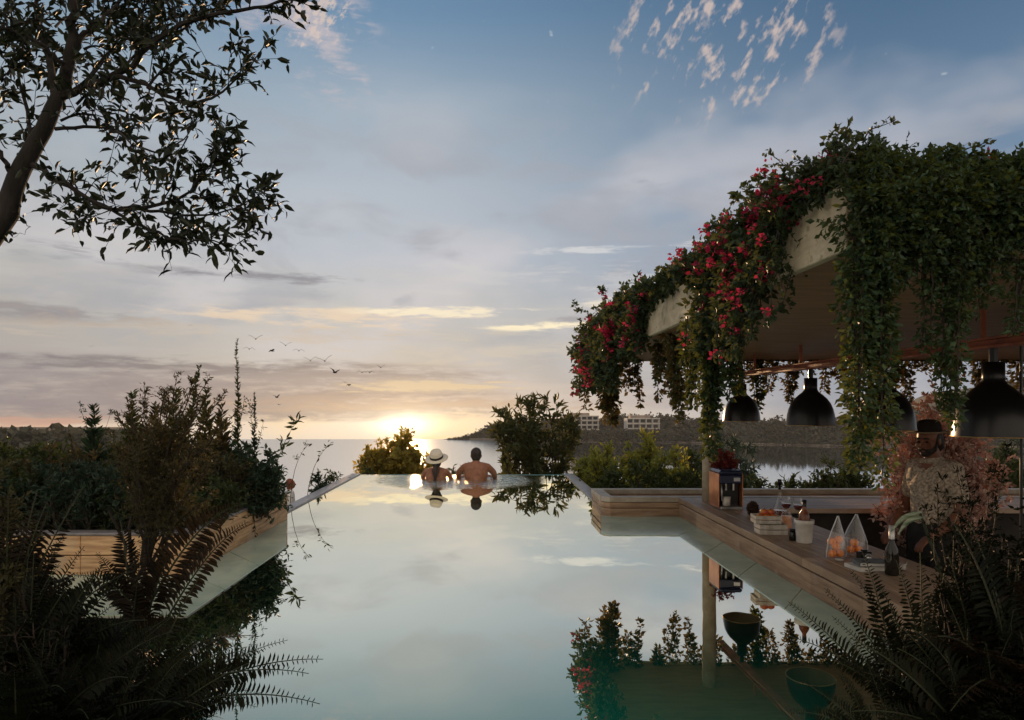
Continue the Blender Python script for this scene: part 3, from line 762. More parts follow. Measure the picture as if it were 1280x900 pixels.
# ------------------------------------------------------------------ pavilion roof, column, rail, lamps
RX, RY0, RY1, RZ, RT = .95, 1.83, 6.45, 1.43, .172
pv = thing('bar_pavilion', (1.89, 5.9, -.9), 'flat stone-edged pavilion roof on a single round column above the bar', 'pavilion')
b = MB(); b.bbox(RX + .03, 6.5, RY0 + .03, RY1 - .03, RZ, RZ + RT - .02, .004); b.build('roof_slab', M['soffit'], pv)
b = MB()
yv = np.linspace(RY0, RY1, 6)
for q in range(5): b.bbox(RX, RX + .028, yv[q] + .001, yv[q + 1] - .001, RZ - .012, RZ + RT, .003)
for q in range(5): b.bbox(RX + .03 + q * 1.11, RX + .03 + (q + 1) * 1.11 - .002, RY0, RY0 + .028, RZ - .012, RZ + RT, .003)
for q in range(5): b.bbox(RX + .03 + q * 1.11, RX + .03 + (q + 1) * 1.11 - .002, RY1 - .028, RY1, RZ - .012, RZ + RT, .003)
b.build('fascia', M['fascia'], pv)
b = MB(); b.lathe([(.0, .172), (.058, .172), (.057, .6), (.056, 1.0), (.056, RZ + .01)], (1.89, 5.92, 0), 20); b.build('column', M['column'], pv, True)
rl = thing('lamp_rail', (2.2, 4.2, 1.25), 'rusty red steel rail under the roof from which the black lamps hang', 'rail')
b = MB(); b.bbox(2.17, 2.23, 1.88, 6.56, 1.252, 1.264, .002); b.bbox(2.193, 2.207, 1.88, 6.56, 1.264, 1.29, .002); b.bbox(2.17, 2.23, 1.88, 6.56, 1.29, 1.30, .002); b.build('beam', M['rail'], rl)
for yq in (2.3, 3.05, 4.0, 4.85, 5.7):
    b = MB(); b.tube([(2.2, yq, 1.3), (2.2, yq, RZ)], .012, 8); b.build('rod', M['rail'], rl)
lamps = [(2.99, 'black bell pendant lamp over the bar, largest one, beside the slender post'), (3.82, 'black bell pendant lamp half hidden by the thick hanging vine, above the bartender'),
         (4.70, 'black bell pendant lamp in clear view between the column and the thick vine'), (6.0, 'smallest black bell pendant lamp beside the vine-wrapped column')]
ly = lamps[0][0]; lp = thing('pendant_lamp', (2.2, ly, .865), lamps[0][1], 'lamp', 'black pendant lamps over the bar')
Rr, Hh = .157, .325
pf = [(1, 0), (.985, .1), (.955, .22), (.90, .34), (.80, .46), (.66, .56), (.48, .645), (.34, .70), (.275, .75), (.27, .80), (.27, 1.0), (0, 1.0)]
b = MB(); b.lathe([(r_ * Rr, h_ * Hh) for r_, h_ in pf], (2.2, ly, .865), 40); b.build('shade', M['black'], lp, True)
b = MB(); b.lathe([(r_ * Rr * .985 - .001, h_ * Hh * .985 + .001) for r_, h_ in pf[:-2]], (2.2, ly, .865), 40); b.build('inner_shade', M['lampin'], lp, True)
b = MB(); th_ = np.linspace(0, 2 * PI, 41); b.tube(np.stack([2.2 + Rr * np.cos(th_), ly + Rr * np.sin(th_), 0 * th_ + .865], -1), .0028, 6, False); b.build('rim', M['brass'], lp, True)
b = MB(); b.ball((2.2, ly, .99), (.032, .032, .045)); b.build('bulb', M['bulb'], lp, True)
b = MB(); b.tube([(2.2, ly, .865 + Hh), (2.2, ly, 1.252)], .016, 10); b.build('mount', M['black'], lp)
for yq, lb in lamps[1:]: copy_tree(lp, (2.2, yq, .865), lb, yq)
ps = thing('steel_post', (2.33, 3.0, -.9), 'slender dark steel post beside the largest lamp', 'post')
b = MB(); b.tube([(2.33, 3.0, -.9), (2.33, 3.0, RZ)], .006, 8); b.build('shaft', M['black'], ps)
b = MB(); b.lathe([(.03, -.9), (.03, -.885), (.006, -.88)], (2.33, 3.0, 0), 16); b.build('foot_plate', M['black'], ps)
# ------------------------------------------------------------------ tree at the upper left
rs(21)
def px_path(pts, Y0, Y1=None, n=14):
    Y1 = Y0 if Y1 is None else Y1
    return spline([P(x, y, Y0 + (Y1 - Y0) * i / (len(pts) - 1)) for i, (x, y) in enumerate(pts)], n)


tb = np.array([-2.62, 2.55, -.05])
tree = thing('tree', tb, 'dark leaning tree with broad leaves overhanging the pool from the soil bank', 'tree')
TRUNK = spline([tb, [-2.5, 2.55, .6], [-2.25, 2.58, 1.2], P(-12, 300, 2.6), P(22, 222, 2.6), P(60, 150, 2.62), P(84, 90, 2.62), P(92, 30, 2.6), P(88, -40, 2.55), P(100, -120, 2.5)], 46)
b = MB(); b.tube(TRUNK + RNG.normal(size=TRUNK.shape) * .004, np.interp(np.linspace(0, 1, 46), [0, .3, .55, .75, 1], [.06, .042, .029, .018, .008]), 10); b.build('trunk', M['bark'], tree, True)
bs, bl = MB(), MB()
LIMBS = [([(70, 130), (62, 80), (48, 30), (44, -40)], 2.62, 2.75, .03), ([(78, 120), (120, 104), (160, 84), (200, 45), (260, 18), (320, 8), (362, -2)], 2.62, 2.4, .028),
         ([(140, 98), (170, 100), (200, 116), (235, 130), (268, 122), (300, 95), (330, 58)], 2.55, 2.45, .016), ([(42, 205), (66, 222), (88, 236), (120, 254), (150, 262), (200, 256), (235, 240), (262, 205), (280, 175)], 2.6, 2.35, .02),
         ([(120, 254), (150, 270), (185, 285), (225, 300), (262, 300), (296, 305)], 2.52, 2.3, .013), ([(150, 260), (190, 262), (240, 270), (290, 262), (330, 240)], 2.5, 2.7, .012),
         ([(30, 215), (38, 170), (30, 120), (18, 60), (10, -20)], 2.6, 2.9, .018), ([(70, 160), (110, 158), (150, 165), (190, 190), (225, 178), (250, 150)], 2.62, 2.8, .012),
         ([(88, 60), (120, 30), (150, 0), (180, -40)], 2.6, 2.8, .022), ([(86, 90), (60, 60), (20, 40), (-20, 30)], 2.6, 2.4, .018), ([(20, 225), (0, 190), (-20, 150)], 2.6, 2.5, .02),
         ([(105, 108), (140, 60), (190, 20), (230, -20)], 2.6, 2.9, .014), ([(55, 215), (80, 225), (90, 240), (75, 265)], 2.6, 2.5, .006), ([(8, 262), (20, 275), (36, 283), (18, 300)], 2.6, 2.6, .004)]
for q, (pts, y0, y1, r) in enumerate(LIMBS):
    pa = px_path(pts, y0, y1, 18); ln = np.sum(np.linalg.norm(np.diff(pa, axis=0), axis=1)); small = ln < .25
    leafy(bs, bl, pa + RNG.normal(size=pa.shape) * .004, r * .6, r * .12, 3 if small else int(ln * 37), .17, 6, .045, .40, .2, T8, .95, .05, .55, taper=.35, seg=6)
for (x, y) in [(20, 20), (60, 10), (110, 15), (150, 40), (200, 60), (230, 90), (30, 95), (5, 130), (120, 130), (165, 60), (210, 10), (250, 40), (15, 70), (190, 140), (100, 60), (140, 110), (70, 45), (35, 45), (250, 5), (170, 20), (215, 40)]:
    y0 = 2.6 + RNG.normal() * .18; a = P(x, y, y0); l = .17
    leafy(bs, bl, curve(a - np.array([.13, 0, .06]), a + RNG.normal(size=3) * .06, 6, (0, 0, .02)),   .006, .002, 9, l, 6, .045, .40, .1, T8, .9, .1)
for (x0, y0_, x1, y1_) in [(268, 122, 262, 95), (262, 205, 285, 185), (262, 215, 300, 200), (235, 238, 262, 250), (290, 262, 318, 258), (296, 258, 335, 236), (225, 300, 240, 280), (296, 305, 312, 290), (190, 285, 188, 302), (280, 175, 275, 150), (300, 95, 296, 60), (170, 240, 175, 205), (200, 255, 220, 215), (300, 232, 322, 252), (200, 116, 215, 160), (235, 170, 210, 205), (140, 262, 100, 275)]:
    leafy(bs, bl, px_path([(x0, y0_), ((x0 + x1) / 2 + 3, (y0_ + y1_) / 2), (x1, y1_)], 2.45 + RNG.normal() * .08, None, 6), .003, .0012, 6, .11, 6, .045, .40, .1, T8, .8, .05)
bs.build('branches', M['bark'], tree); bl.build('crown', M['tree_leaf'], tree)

# ------------------------------------------------------------------ planting in the left bed
rs(31)
def at(px, Y, z=.15): return np.array([(px - CX) / F * Y, Y, z])
for px, Y, h, rx, leaf, L, lb in [
    (40, 5.2, .62, .45, 'shrub', .035, 'dull green shrub at the outer end of the planted bed, below the distant treetops'),
    (120, 4.9, .66, .42, 'shrub_warm', .03, 'olive-brown fine-leaved shrub in the planted bed, left of the fern sprays'),
    (185, 5.3, .66, .4, 'shrub', .035, 'dark green rounded shrub in the middle of the planted bed'),
    (240, 5.0, .60, .36, 'shrub_warm', .03, 'warm olive shrub in the bed beneath the tilted flower spike'),
    (285, 5.35, .62, .32, 'shrub_cool', .04, 'deep blue-green shrub at the base of the tallest spire'),
    (306, 5.2, .36, .19, 'shrub_cool', .04, 'low dark glossy shrub spilling over the timber corner of the bed'),
    (30, 4.5, .5, .4, 'shrub', .035, 'shaded shrub behind the outer front boards of the bed'), (150, 4.4, .46, .36, 'shrub_cool', .035, 'shaded low shrub behind the middle of the front boards'),
    (90, 4.45, .5, .4, 'shrub_cool', .035, 'shaded dark shrub just behind the front boards of the bed'),
    (215, 4.45, .42, .34, 'shrub', .035, 'shaded low shrub behind the front boards near the timber corner')]:
    shrub('shrub', at(px, Y), h * .95, rx * 1.25, .36, lb, leaf, L * 1.15, 34, 22, .17, 9, .45, group='shrubs in the timber planter', bell=.75, bs_=.8, t0=.05)
# spires
def spire(px, Y, ytop, lean, lb, r=.035, leaf='shrub', kind=0):
    base = at(px - lean, Y, .2); top = P(px, ytop, Y); o = thing('flower_spire', base, lb, 'spire', 'tall spires rising from the planted bed'); ms, ml = MB(), MB()
    pa = curve(base, top, 12, (.0, 0, 0), .006); ms.tube(pa, np.linspace(.008, .002, 12), 4, False)
    n = 240 if kind == 0 else 150; t = .25 + .75 * RNG.random(n); x = t * 11; i = np.minimum(x.astype(int), 10); c = pa[i] + (pa[i + 1] - pa[i]) * (x - i)[:, None]
    a = RNG.random(n) * 2 * PI; d = np.stack([np.cos(a), np.sin(a), .9 + 0 * a], -1)
    ll = r * (1.35 - t) * (1.5 if kind == 0 else 2.4) * (.7 + .6 * RNG.random(n)); leaf_set(ml, c, d, np.maximum(ll, .012), .42 if kind == 0 else .28, T4)
    for q in range(5 if kind else 2):
        t0 = .3 + .4 * RNG.random(); p = pa[int(t0 * 11)]; aa = RNG.random() * 2 * PI
        leafy(ms, ml, curve(p, p + np.array([.12 * math.cos(aa), .08 * math.sin(aa), .22 + .1 * RNG.random()]), 5, (0, 0, -.03)), .003, .001, 9, .04, 5, .028, .32, .15, T4)
    ms.build('stem', M['stem'], o); ml.build('leaves', M[leaf], o)


for a in [(297, 5.4, 424, 0, 'tallest thin flower spire in the planted bed, rising well above the horizon'), (249, 5.1, 458, 34, 'tilted flower spike leaning right above the planted bed', .05, 'shrub', 0),
          (318, 5.5, 490, 0, 'short straight dark spire right of the tallest one', .03, 'shrub_cool', 0), (165, 5.1, 491, -2, 'bushy upright plume in the bed, far left of the tilted spike', .06, 'shrub', 1),
          (118, 5.2, 506, 0, 'small leafy plume leftmost above the planted bed', .06, 'shrub_cool', 1), (258, 5.3, 488, 0, 'fan-shaped leafy plume between the tilted spike and the tallest spire', .06, 'shrub', 1),
          (194, 5.2, 506, 0, 'stubby leafy plume right of the bushy upright one', .06, 'shrub_warm', 1), (220, 5.2, 488, 8, 'leafy plume at the foot of the tilted spike', .06, 'shrub', 1),
          (278, 5.3, 506, 0, 'low bushy plume just left of the tallest spire', .06, 'shrub_warm', 1)]: spire(*a)
# shrubs and weeds beside the far coping
for px, Y, z0, h, rx, lb, leaf in [(404, 8.6, -.7, .98, .12, 'leafy dark shrub beside the left coping behind the timber corner', 'shrub_cool'), (418, 9.3, -.85, 1.0, .1, 'small dark shrub beside the left coping nearest the pool corner', 'shrub'), (312, 7.4, -.6, 1.3, .2, 'taller green shrub rising behind the timber planter corner', 'shrub_cool')]:
    shrub('shrub', at(px, Y, z0), h, rx, .3, lb, leaf, .06, 16, 14, .2, 8, .4, group='shrubs beside the left coping')
for px, ytop, Y, lean, lb in [(372, 526, 6.6, -40, 'arching stem with large leaves above the left coping'), (385, 556, 7.2, -22, 'thin bent stem with few leaves leaning over the left coping'), (412, 556, 7.6, -30, 'thin bare twig reaching right over the left coping')]:
    o = thing('weed_stem', at(px + lean, Y, -.3), lb, 'plant', 'wild stems by the left coping'); ms, ml = MB(), MB()
    leafy(ms, ml, curve(at(px + lean, Y, -.3), P(px, ytop, Y), 8, (-.06, 0, .12)), .005, .0015, 5 if Y > 7 else 9, .08, 3, .05 if Y > 7 else .09, .3, .6, T8, .7, .3)
    ms.build('stem', M['stem'], o); ml.build('leaves', M['shrub'], o)
# large brown-green mass growing from the bank in front of the planter
rs(33)
hb = np.array([-1.56, 3.06, .02]); o = thing('heather_bush', hb, 'tall feathery brown-green bush growing from the bank in front of the timber planter corner', 'bush'); ms, ml = MB(), MB()
for q in range(6): ms.tube(curve(hb + RNG.normal(size=3) * [.05, .03, .0], hb + [.16 * RNG.normal(), .05, .5], 8, (0, 0, .0), .012), np.linspace(.012, .006, 8), 6)
for q in range(64):
    x, y = 150 + 140 * RNG.random(), 480 + 205 * RNG.random()
    if ((x - 222) / (72 if y < 590 else 55)) ** 2 + ((y - 580) / 105) ** 2 > 1.05: continue
    leafy(ms, ml, curve(hb + [.01, .03, .22 + .25 * RNG.random()], P(x, y, 3.1 + RNG.normal() * .16), 7, (0, 0, .05), .01), .006, .0018, 22, .13, 10, .021, .3, .25, T4, .9, .25)
for x, y in [(222, 468), (262, 474), (160, 500), (136, 540), (296, 515), (180, 482), (240, 480), (206, 492), (280, 492), (148, 520)]:
    leafy(ms, ml, curve(hb + [.0, .03, .4], P(x, y, 3.1), 9, (0, 0, .04), .008), .006, .0015, 26, .07, 9, .02, .3, .4, T4, .7, .4)
ms.build('stems', M['stem'], o); ml.build('foliage', M['shrub_warm'], o)
# foreground ferns on the left bank
rs(35)
def px_fern(name, base, lb, tips, leaf, w, droop=.25, group=None, pin=24):
    o = thing(name, base, lb, 'fern', group); ms, ml = MB(), MB(); base = np.asarray(base, float)
    for x, y, Yd in tips:
        p1 = P(x, y, Yd); p0 = base + RNG.normal(size=3) * [.03, .03, .0]; ln = np.linalg.norm(p1 - p0) * 1.05; dr_ = droop * (.5 + 1.3 * RNG.random()); d = (p1 - p0) + np.array([0, 0, dr_ * ln])
        frond(ms, ml, p0, d, np.linalg.norm(d), dr_ * ln / np.linalg.norm(d), pin, w, roll=RNG.normal() * .3, ref=(.1, -1, .45), tmpl=T8, pr=.24)
    ms.build('stems', M['gstem'], o); ml.build('fronds', M[leaf], o)
GL = 'ferns on the near bank at the left'
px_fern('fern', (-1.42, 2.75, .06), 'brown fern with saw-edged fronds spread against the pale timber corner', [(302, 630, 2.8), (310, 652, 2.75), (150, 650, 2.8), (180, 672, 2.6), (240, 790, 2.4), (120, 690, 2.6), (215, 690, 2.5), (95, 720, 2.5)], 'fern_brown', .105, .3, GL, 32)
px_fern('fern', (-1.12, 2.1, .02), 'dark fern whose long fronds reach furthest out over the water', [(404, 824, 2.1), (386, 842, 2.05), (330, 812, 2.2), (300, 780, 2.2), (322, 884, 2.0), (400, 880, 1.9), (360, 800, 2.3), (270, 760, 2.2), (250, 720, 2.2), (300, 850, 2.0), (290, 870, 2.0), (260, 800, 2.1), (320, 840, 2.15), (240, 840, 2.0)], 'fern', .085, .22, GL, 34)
for (x, y, z), n, ln, az, el, leaf, dr, lb in [
    ((-1.2, 2.05, .05), 18, .5, (-1.2, 2.2), (.2, 1.2), 'fern', .5, 'dark fern clump on the bank below the brown-green bush'),
    ((-1.05, 1.85, .05), 20, .42, (-1.4, 1.6), (.2, 1.0), 'fern', .5, 'black-green fern clump at the lower edge, nearest the open water'),
    ((-1.5, 2.25, .06), 20, .44, (-1.5, 3.0), (.3, 1.3), 'fern', .5, 'tall dark fern clump in the middle of the near bank'),
    ((-1.3, 1.9, .05), 24, .40, (-2, 3.2), (.4, 1.35), 'fern', .55, 'dense black fern thicket filling the bottom corner under the tree'),
    ((-1.85, 2.55, .06), 14, .66, (-1.5, 3.5), (.7, 1.45), 'fern_brown', .45, 'rusty upright fern at the outer side of the near bank')]:
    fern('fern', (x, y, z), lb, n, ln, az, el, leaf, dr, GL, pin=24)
def fan(base, lb, n, box, Y, leaf, w, group, droop=.25, pin=26):
    tips = [(box[0] + (box[2] - box[0]) * RNG.random(), box[1] + (box[3] - box[1]) * RNG.random(), Y + RNG.normal() * .1) for _ in range(n)]
    px_fern('fern', base, lb, tips, leaf, w, droop, group, pin)


fan((-1.3, 2.0, .02), 'feathery black fern low in the bottom corner of the near bank', 34, (20, 760, 240, 890), 2.0, 'fern', .095, GL, .25, 32)
fan((-1.05, 1.95, .02), 'feathery black fern by the water at the bottom of the near bank', 26, (150, 790, 330, 890), 1.95, 'fern', .09, GL, .25, 32)
fan((-1.55, 2.2, .02), 'upright dark fern below the outer end of the planter boards', 26, (0, 690, 190, 800), 2.2, 'fern', .09, GL, .25, 32)
fan((-1.7, 2.35, .02), 'feathery brownish fern at the outer edge of the near bank', 16, (0, 600, 110, 740), 2.35, 'fern_brown', .09, GL, .25, 32)
for (x, y), h, rx, leaf, L, lb in [((-1.66, 2.25), .6, .14, 'shrub_warm', .028, 'small-leaved brownish shrub at the outer edge of the near bank'), ((-1.84, 2.5), .84, .16, 'shrub_warm', .03, 'tallest brownish shrub beside the leaning trunk'), ((-1.36, 2.1), .36, .2, 'fern', .022, 'black shrub rising among the near ferns')]:
    shrub('shrub', (x, y, .03), h, rx, rx, lb, leaf, L, 24, 16, .12, 8, .45, group='shrubs on the near bank at the left', r=.006, bs_=.5, t0=.08)

# ------------------------------------------------------------------ planting beyond the pool
rs(41)
def gz(x, y): return float(hgt(x, y)) - .05
def far_shrub(px, Y, ytop, wpx, lb, leaf, L, stems, twigs, tl, per=8, name='shrub', cat='shrub', group=None, wr=.38, bell=.8, tmpl=T4, t0=.25, up=.25, lumpy=.25, bs_=.5):
    x = (px - CX) / F * Y; z = gz(x, Y); h = 1 - (ytop - HY) / F * Y - z
    return shrub(name, (x, Y, z), h, wpx / F * Y / 2, wpx / F * Y / 2, lb, leaf, L, stems, twigs, tl, per, wr, cat, group, bell=bell, tmpl=tmpl, t0=t0, up=up, lumpy=lumpy, r=.02, bs_=bs_)


far_shrub(668, 14.0, 478, 112, 'tall airy oleander shrub at the far right end of the pool edge', 'oleander', .17, 34, 13, .36, 8, 'oleander_shrub', wr=.32, bell=.55, tmpl=T8, t0=.4, up=.5, lumpy=.15, bs_=.3)
far_shrub(496, 13.5, 532, 96, 'rounded golden backlit bush behind the far pool edge, below the sun', 'olive', .11, 60, 30, .32, 10, 'golden_bush', 'bush', wr=.5, bell=.6)
for px, yt, w, lb in [(563, 572, 16, 'small leafy sprig behind the pool edge between the two bathers'), (580, 558, 12, 'thin upright sprig just left of the bathing man'), (462, 580, 20, 'low sprig at the pool corner beside the golden bush'), (636, 552, 30, 'loose drooping sprig between the bathing man and the tall oleander')]:
    far_shrub(px, 11.5, yt, w, lb, 'oleander', .1, 4, 14, .16, 7, 'sprig', 'plant', 'sprigs behind the far pool edge', .4, .5)
GR = 'bushes behind the low trough'
for px, Y, yt, w, leaf, lb in [
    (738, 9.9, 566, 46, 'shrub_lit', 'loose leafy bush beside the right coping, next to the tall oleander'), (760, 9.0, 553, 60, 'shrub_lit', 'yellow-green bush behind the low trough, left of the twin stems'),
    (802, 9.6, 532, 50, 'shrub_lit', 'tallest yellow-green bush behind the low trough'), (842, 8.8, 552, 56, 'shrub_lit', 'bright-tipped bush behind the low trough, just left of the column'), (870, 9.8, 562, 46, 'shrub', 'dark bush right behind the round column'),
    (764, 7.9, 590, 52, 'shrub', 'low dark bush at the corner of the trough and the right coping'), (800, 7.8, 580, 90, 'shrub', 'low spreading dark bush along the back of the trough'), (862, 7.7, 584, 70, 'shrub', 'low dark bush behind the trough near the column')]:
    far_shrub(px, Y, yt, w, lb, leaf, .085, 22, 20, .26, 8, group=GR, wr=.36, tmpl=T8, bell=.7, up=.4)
for px, Y, yt, w, lb in [(940, 8.6, 592, 60, 'low bush behind the back ledge, right of the coffee machine'), (990, 9.2, 598, 60, 'lowest bush behind the back ledge below the bright water'), (1035, 8.8, 580, 56, 'dark bush behind the back ledge, left of the thick hanging vine'), (1068, 9.0, 566, 40, 'upright dark bush behind the thick hanging vine'), (1258, 10, 556, 60, 'green bush behind the back ledge by the slender post'), (1230, 9, 585, 50, 'low bush behind the back ledge right of the pink bush')]:
    far_shrub(px, Y, yt, w, lb, 'shrub', .08, 18, 18, .24, 8, group='bushes behind the back ledge', wr=.36, tmpl=T8, bell=.7, up=.4)
for px, Y, yt, w, lb, leaf in [(915, 30, 528, 66, 'grey-green willow standing on the near shore behind the column', 'shrub_cool'), (1262, 34, 540, 70, 'grey-green tree on the slope behind the slender post', 'shrub_cool')]:
    x = (px - CX) / F * Y; z = gz(x, Y); h = 1 - (yt - HY) / F * Y - z
    o = thing('willow_tree', (x, Y, z), lb, 'tree'); ms, ml = MB(), MB(); tk = MB(); tk.tube(curve((x, Y, z), (x + .1, Y, z + h * .45), 6, (0, 0, 0), .05), np.linspace(.22, .12, 6), 8); tk.build('trunk', M['bark'], o)
    for q in range(46):
        a = RNG.random() * 2 * PI; r_ = math.sqrt(RNG.random()) * w / F * Y / 2
        leafy(ms, ml, curve((x, Y, z + h * .35), (x + r_ * math.cos(a), Y + r_ * math.sin(a), z + h * (1 - .5 * RNG.random() * r_) * (.75 + .25 * RNG.random())), 6, (0, 0, .3)), .05, .01, 18, .7, 8, .24, .35, .3, T4, .9, -.2)
    ms.build('branches', M['bark'], o); ml.build('crown', M[leaf], o)

# ------------------------------------------------------------------ creepers on the roof
rs(51)
ED = RZ + RT                                          # top of the fascia
def boug(y0, y1, top, out, hang, n, nf, lb, sprays=10, twl=.12, hang_pow=1., blos=.03, L=.032, seedx=0):
    """bougainvillea plant heaped over the roof edge between depths y0..y1: arching leafy stems and blossom clusters"""
    base = np.array([RX + .12, (y0 + y1) / 2, ED]); o = thing('bougainvillea', base, lb, 'bougainvillea', 'bougainvillea plants heaped along the roof edge'); ms, ml, mf = MB(), MB(), MB()
    for q in range(n):
        y = y0 + (y1 - y0) * RNG.random(); p0 = np.array([RX + .1 + .2 * RNG.random(), y, ED]); u = RNG.random()
        if u < .62:      # over the edge and down
            dn = hang * RNG.random() ** hang_pow; p1 = np.array([RX - .02 - out * RNG.random(), y + RNG.normal() * .08, ED - dn]); bend = (-.05 - .02 * RNG.random(), 0, .07 + .05 * RNG.random())
        else:            # up
            p1 = np.array([RX + .12 + RNG.normal() * .16, y + RNG.normal() * .1, ED + top * (.3 + .7 * RNG.random())]); bend = (-.03, 0, .02)
        pa = curve(p0, p1, 8, bend, .012)
        leafy(ms, ml, pa, .005, .0015, 20, twl, 8, L, .62, .1, T4, 1., .0)
        if RNG.random() < nf * 1.7:
            for z in range(int(RNG.integers(1, 3))): bloom(mf, pa[int(RNG.integers(3, 8))] + np.array([-.035, -.04, .01]) + RNG.normal(size=3) * .02, blos * (.7 + .6 * RNG.random()))
    for q in range(sprays):
        y = y0 + (y1 - y0) * RNG.random(); p0 = np.array([RX + .12 + .1 * RNG.random(), y, ED + .05]); p1 = p0 + np.array([RNG.normal() * .12 - .04, RNG.normal() * .1, top * (.95 + .45 * RNG.random())])
        leafy(ms, ml, curve(p0, p1, 9, (RNG.normal() * .03, 0, 0), .008), .003, .001, 14, .05, 4, L * .8, .6, .3, T4, .8, .2)
        if RNG.random() < nf * .8: bloom(mf, p1 + RNG.normal(size=3) * .02 - [0, 0, .04], blos * .8)
    ms.build('stems', M['stem'], o); ml.build('foliage', M['boug_leaf'], o)
    if mf.n: mf.build('blossoms', M['blossom'], o)
    return o


boug(4.9, 6.5, .20, .15, .48, 80, .40, 'bougainvillea heaped over the far corner of the roof, dotted with red blossoms', 12, .15, .8, .05, .045)
boug(4.12, 4.95, .11, .06, .30, 50, .35, 'bougainvillea on the roof edge left of the bare far stretch of fascia', 10, .12, .9, .04, .04)
boug(3.02, 4.12, .05, .0, .04, 34, .06, 'thin bougainvillea lying along the roof edge above the bare far stretch of fascia', 4, .09, 1.4, .03, .032)
boug(2.66, 2.98, .07, .05, .42, 44, .25, 'bougainvillea over the roof edge in front of the round column', 5, .10, .9, .03, .03)
boug(2.36, 2.68, .09, .07, .42, 58, .36, 'bougainvillea with the brightest cluster of crimson blossoms over the fascia', 8, .10, .9, .027, .028)
boug(2.08, 2.42, .09, .07, .40, 52, .32, 'tall bougainvillea over the fascia with sprays against the blue sky', 12, .085, .9, .022, .022)
boug(1.86, 2.06, .055, .02, .04, 16, .25, 'wispy bougainvillea at the near roof corner above the bare patch of stone', 7, .07, 1., .018, .02)
# long loose whips against the sky at the near corner
o = thing('bougainvillea', (1.08, 1.95, ED), 'two long bare bougainvillea whips curving up from the near roof corner', 'bougainvillea'); ms, ml = MB(), MB()
for pts in ([(1075, 190), (1085, 165), (1100, 158), (1116, 152)], [(1060, 200), (1052, 180), (1044, 168), (1032, 172)], [(1078, 185), (1062, 172), (1046, 160)], [(1100, 170), (1098, 184), (1090, 188)]):
    leafy(ms, ml, px_path(pts, 1.95, None, 9), .0025, .001, 12, .02, 3, .014, .6, .1, T4, .9, .1)
ms.build('stems', M['stem'], o); ml.build('foliage', M['boug_leaf'], o)
# near-edge curtain: one plant per stretch of the edge
rs(53)
FE = RY0 - .03
for q, (x0, x1, h, lb) in enumerate([(.97, 1.07, .27, 'dense small-leaved creeper curtain at the near corner of the roof'), (1.07, 1.19, .25, 'creeper curtain on the near roof edge just right of the corner'), (1.19, 1.31, .30, 'creeper curtain on the near roof edge above the bartender'),
                                     (1.31, 1.42, .24, 'creeper curtain on the near roof edge with pale flecks of sky through it'), (1.42, 1.54, .19, 'shorter creeper curtain above the largest lamp'), (1.54, 1.72, .24, 'creeper curtain on the near roof edge at the right end of the photo')]):
    o = thing('creeper_curtain', ((x0 + x1) / 2, FE, ED), lb, 'creeper', 'creeper curtains over the near roof edge'); ms, ml, mf = MB(), MB(), MB()
    for s in range(27):
        x = x0 + (x1 - x0) * RNG.random(); y = FE - .06 * RNG.random() + .02; l = h * (.35 + .8 * RNG.random())
        pa = np.array([[x, y + .14, ED + .01], [x, y + .05, ED + .01 + .02 * RNG.random()], [x + RNG.normal() * .015, y - .01, ED - .05], [x + RNG.normal() * .02, y - .012, ED - l * .5], [x + RNG.normal() * .025, y - .015, ED - l]])
        leafy(ms, ml, spline(pa, 11), .0025, .001, 34, .055, 9, .0162, .66, .05, T4, 1., -.1, taper=.2)
    for s in range(10):
        x = x0 + (x1 - x0) * RNG.random(); p0 = np.array([x, FE + .1 * RNG.random(), ED + .02])
        leafy(ms, ml, curve(p0, p0 + [RNG.normal() * .03, RNG.normal() * .03, .02 + .045 * RNG.random()], 5), .002, .001, 10, .04, 6, .018, .62, .1, T4, .9, .2)
        if s == 1 and q in (1, 3): bloom(mf, p0 + [0, -.02, .05], .016)
    ms.build('stems', M['stem'], o); ml.build('foliage', M['vine_leaf'], o)
    if mf.n: mf.build('blossoms', M['blossom'], o)
# long hanging vines
rs(55)
def hv(px, Y, z, yend, lb, **kw):
    x = (px - CX) / F * Y; vine('hanging_vine', (x, Y, z), z - (1 - (yend - HY) / F * Y), lb, group=kw.pop('group', 'vines hanging from the roof'), **kw)


hv(1082, 1.80, 1.5, 606, 'thickest hanging vine, a leafy rope from the near roof edge down to the bar', L=.02, rad=.05, dens=4.2, strands=7, sway=.012, over=.1, tip=.55)
hv(1098, 1.80, 1.45, 470, 'short bushy vine hanging just right of the thickest vine', L=.019, rad=.035, dens=3.4, strands=4, sway=.012, over=.1)
hv(1188, 1.80, 1.45, 535, 'medium hanging vine above the right shoulder of the bartender', L=.019, rad=.04, dens=2.8, strands=5, sway=.02, over=.1)
hv(1160, 1.80, 1.45, 440, 'short thin vine hanging above the hat of the bartender', L=.018, rad=.03, dens=2.6, strands=3, sway=.02, over=.1)
hv(1276, 1.80, 1.4, 420, 'vine hanging at the right end of the near roof edge', L=.018, rad=.03, dens=2.2, strands=3, sway=.02, over=.1)
hv(1222, 1.80, 1.42, 395, 'stubby vine on the near roof edge above the largest lamp', L=.018, rad=.03, dens=2.4, strands=3, sway=.02, over=.1)
hv(886, 3.0, 1.42, 575, 'vine falling from the fascia in front of the column down to bar height', L=.03, rad=.055, dens=3.2, strands=6, sway=.02)
hv(870, 3.2, 1.42, 510, 'shorter vine hanging just left of the column', L=.03, rad=.05, dens=2.6, strands=4, sway=.03)
hv(905, 2.9, 1.42, 500, 'vine hanging in front of the smallest lamp', L=.028, rad=.04, dens=2.4, strands=4, sway=.03)
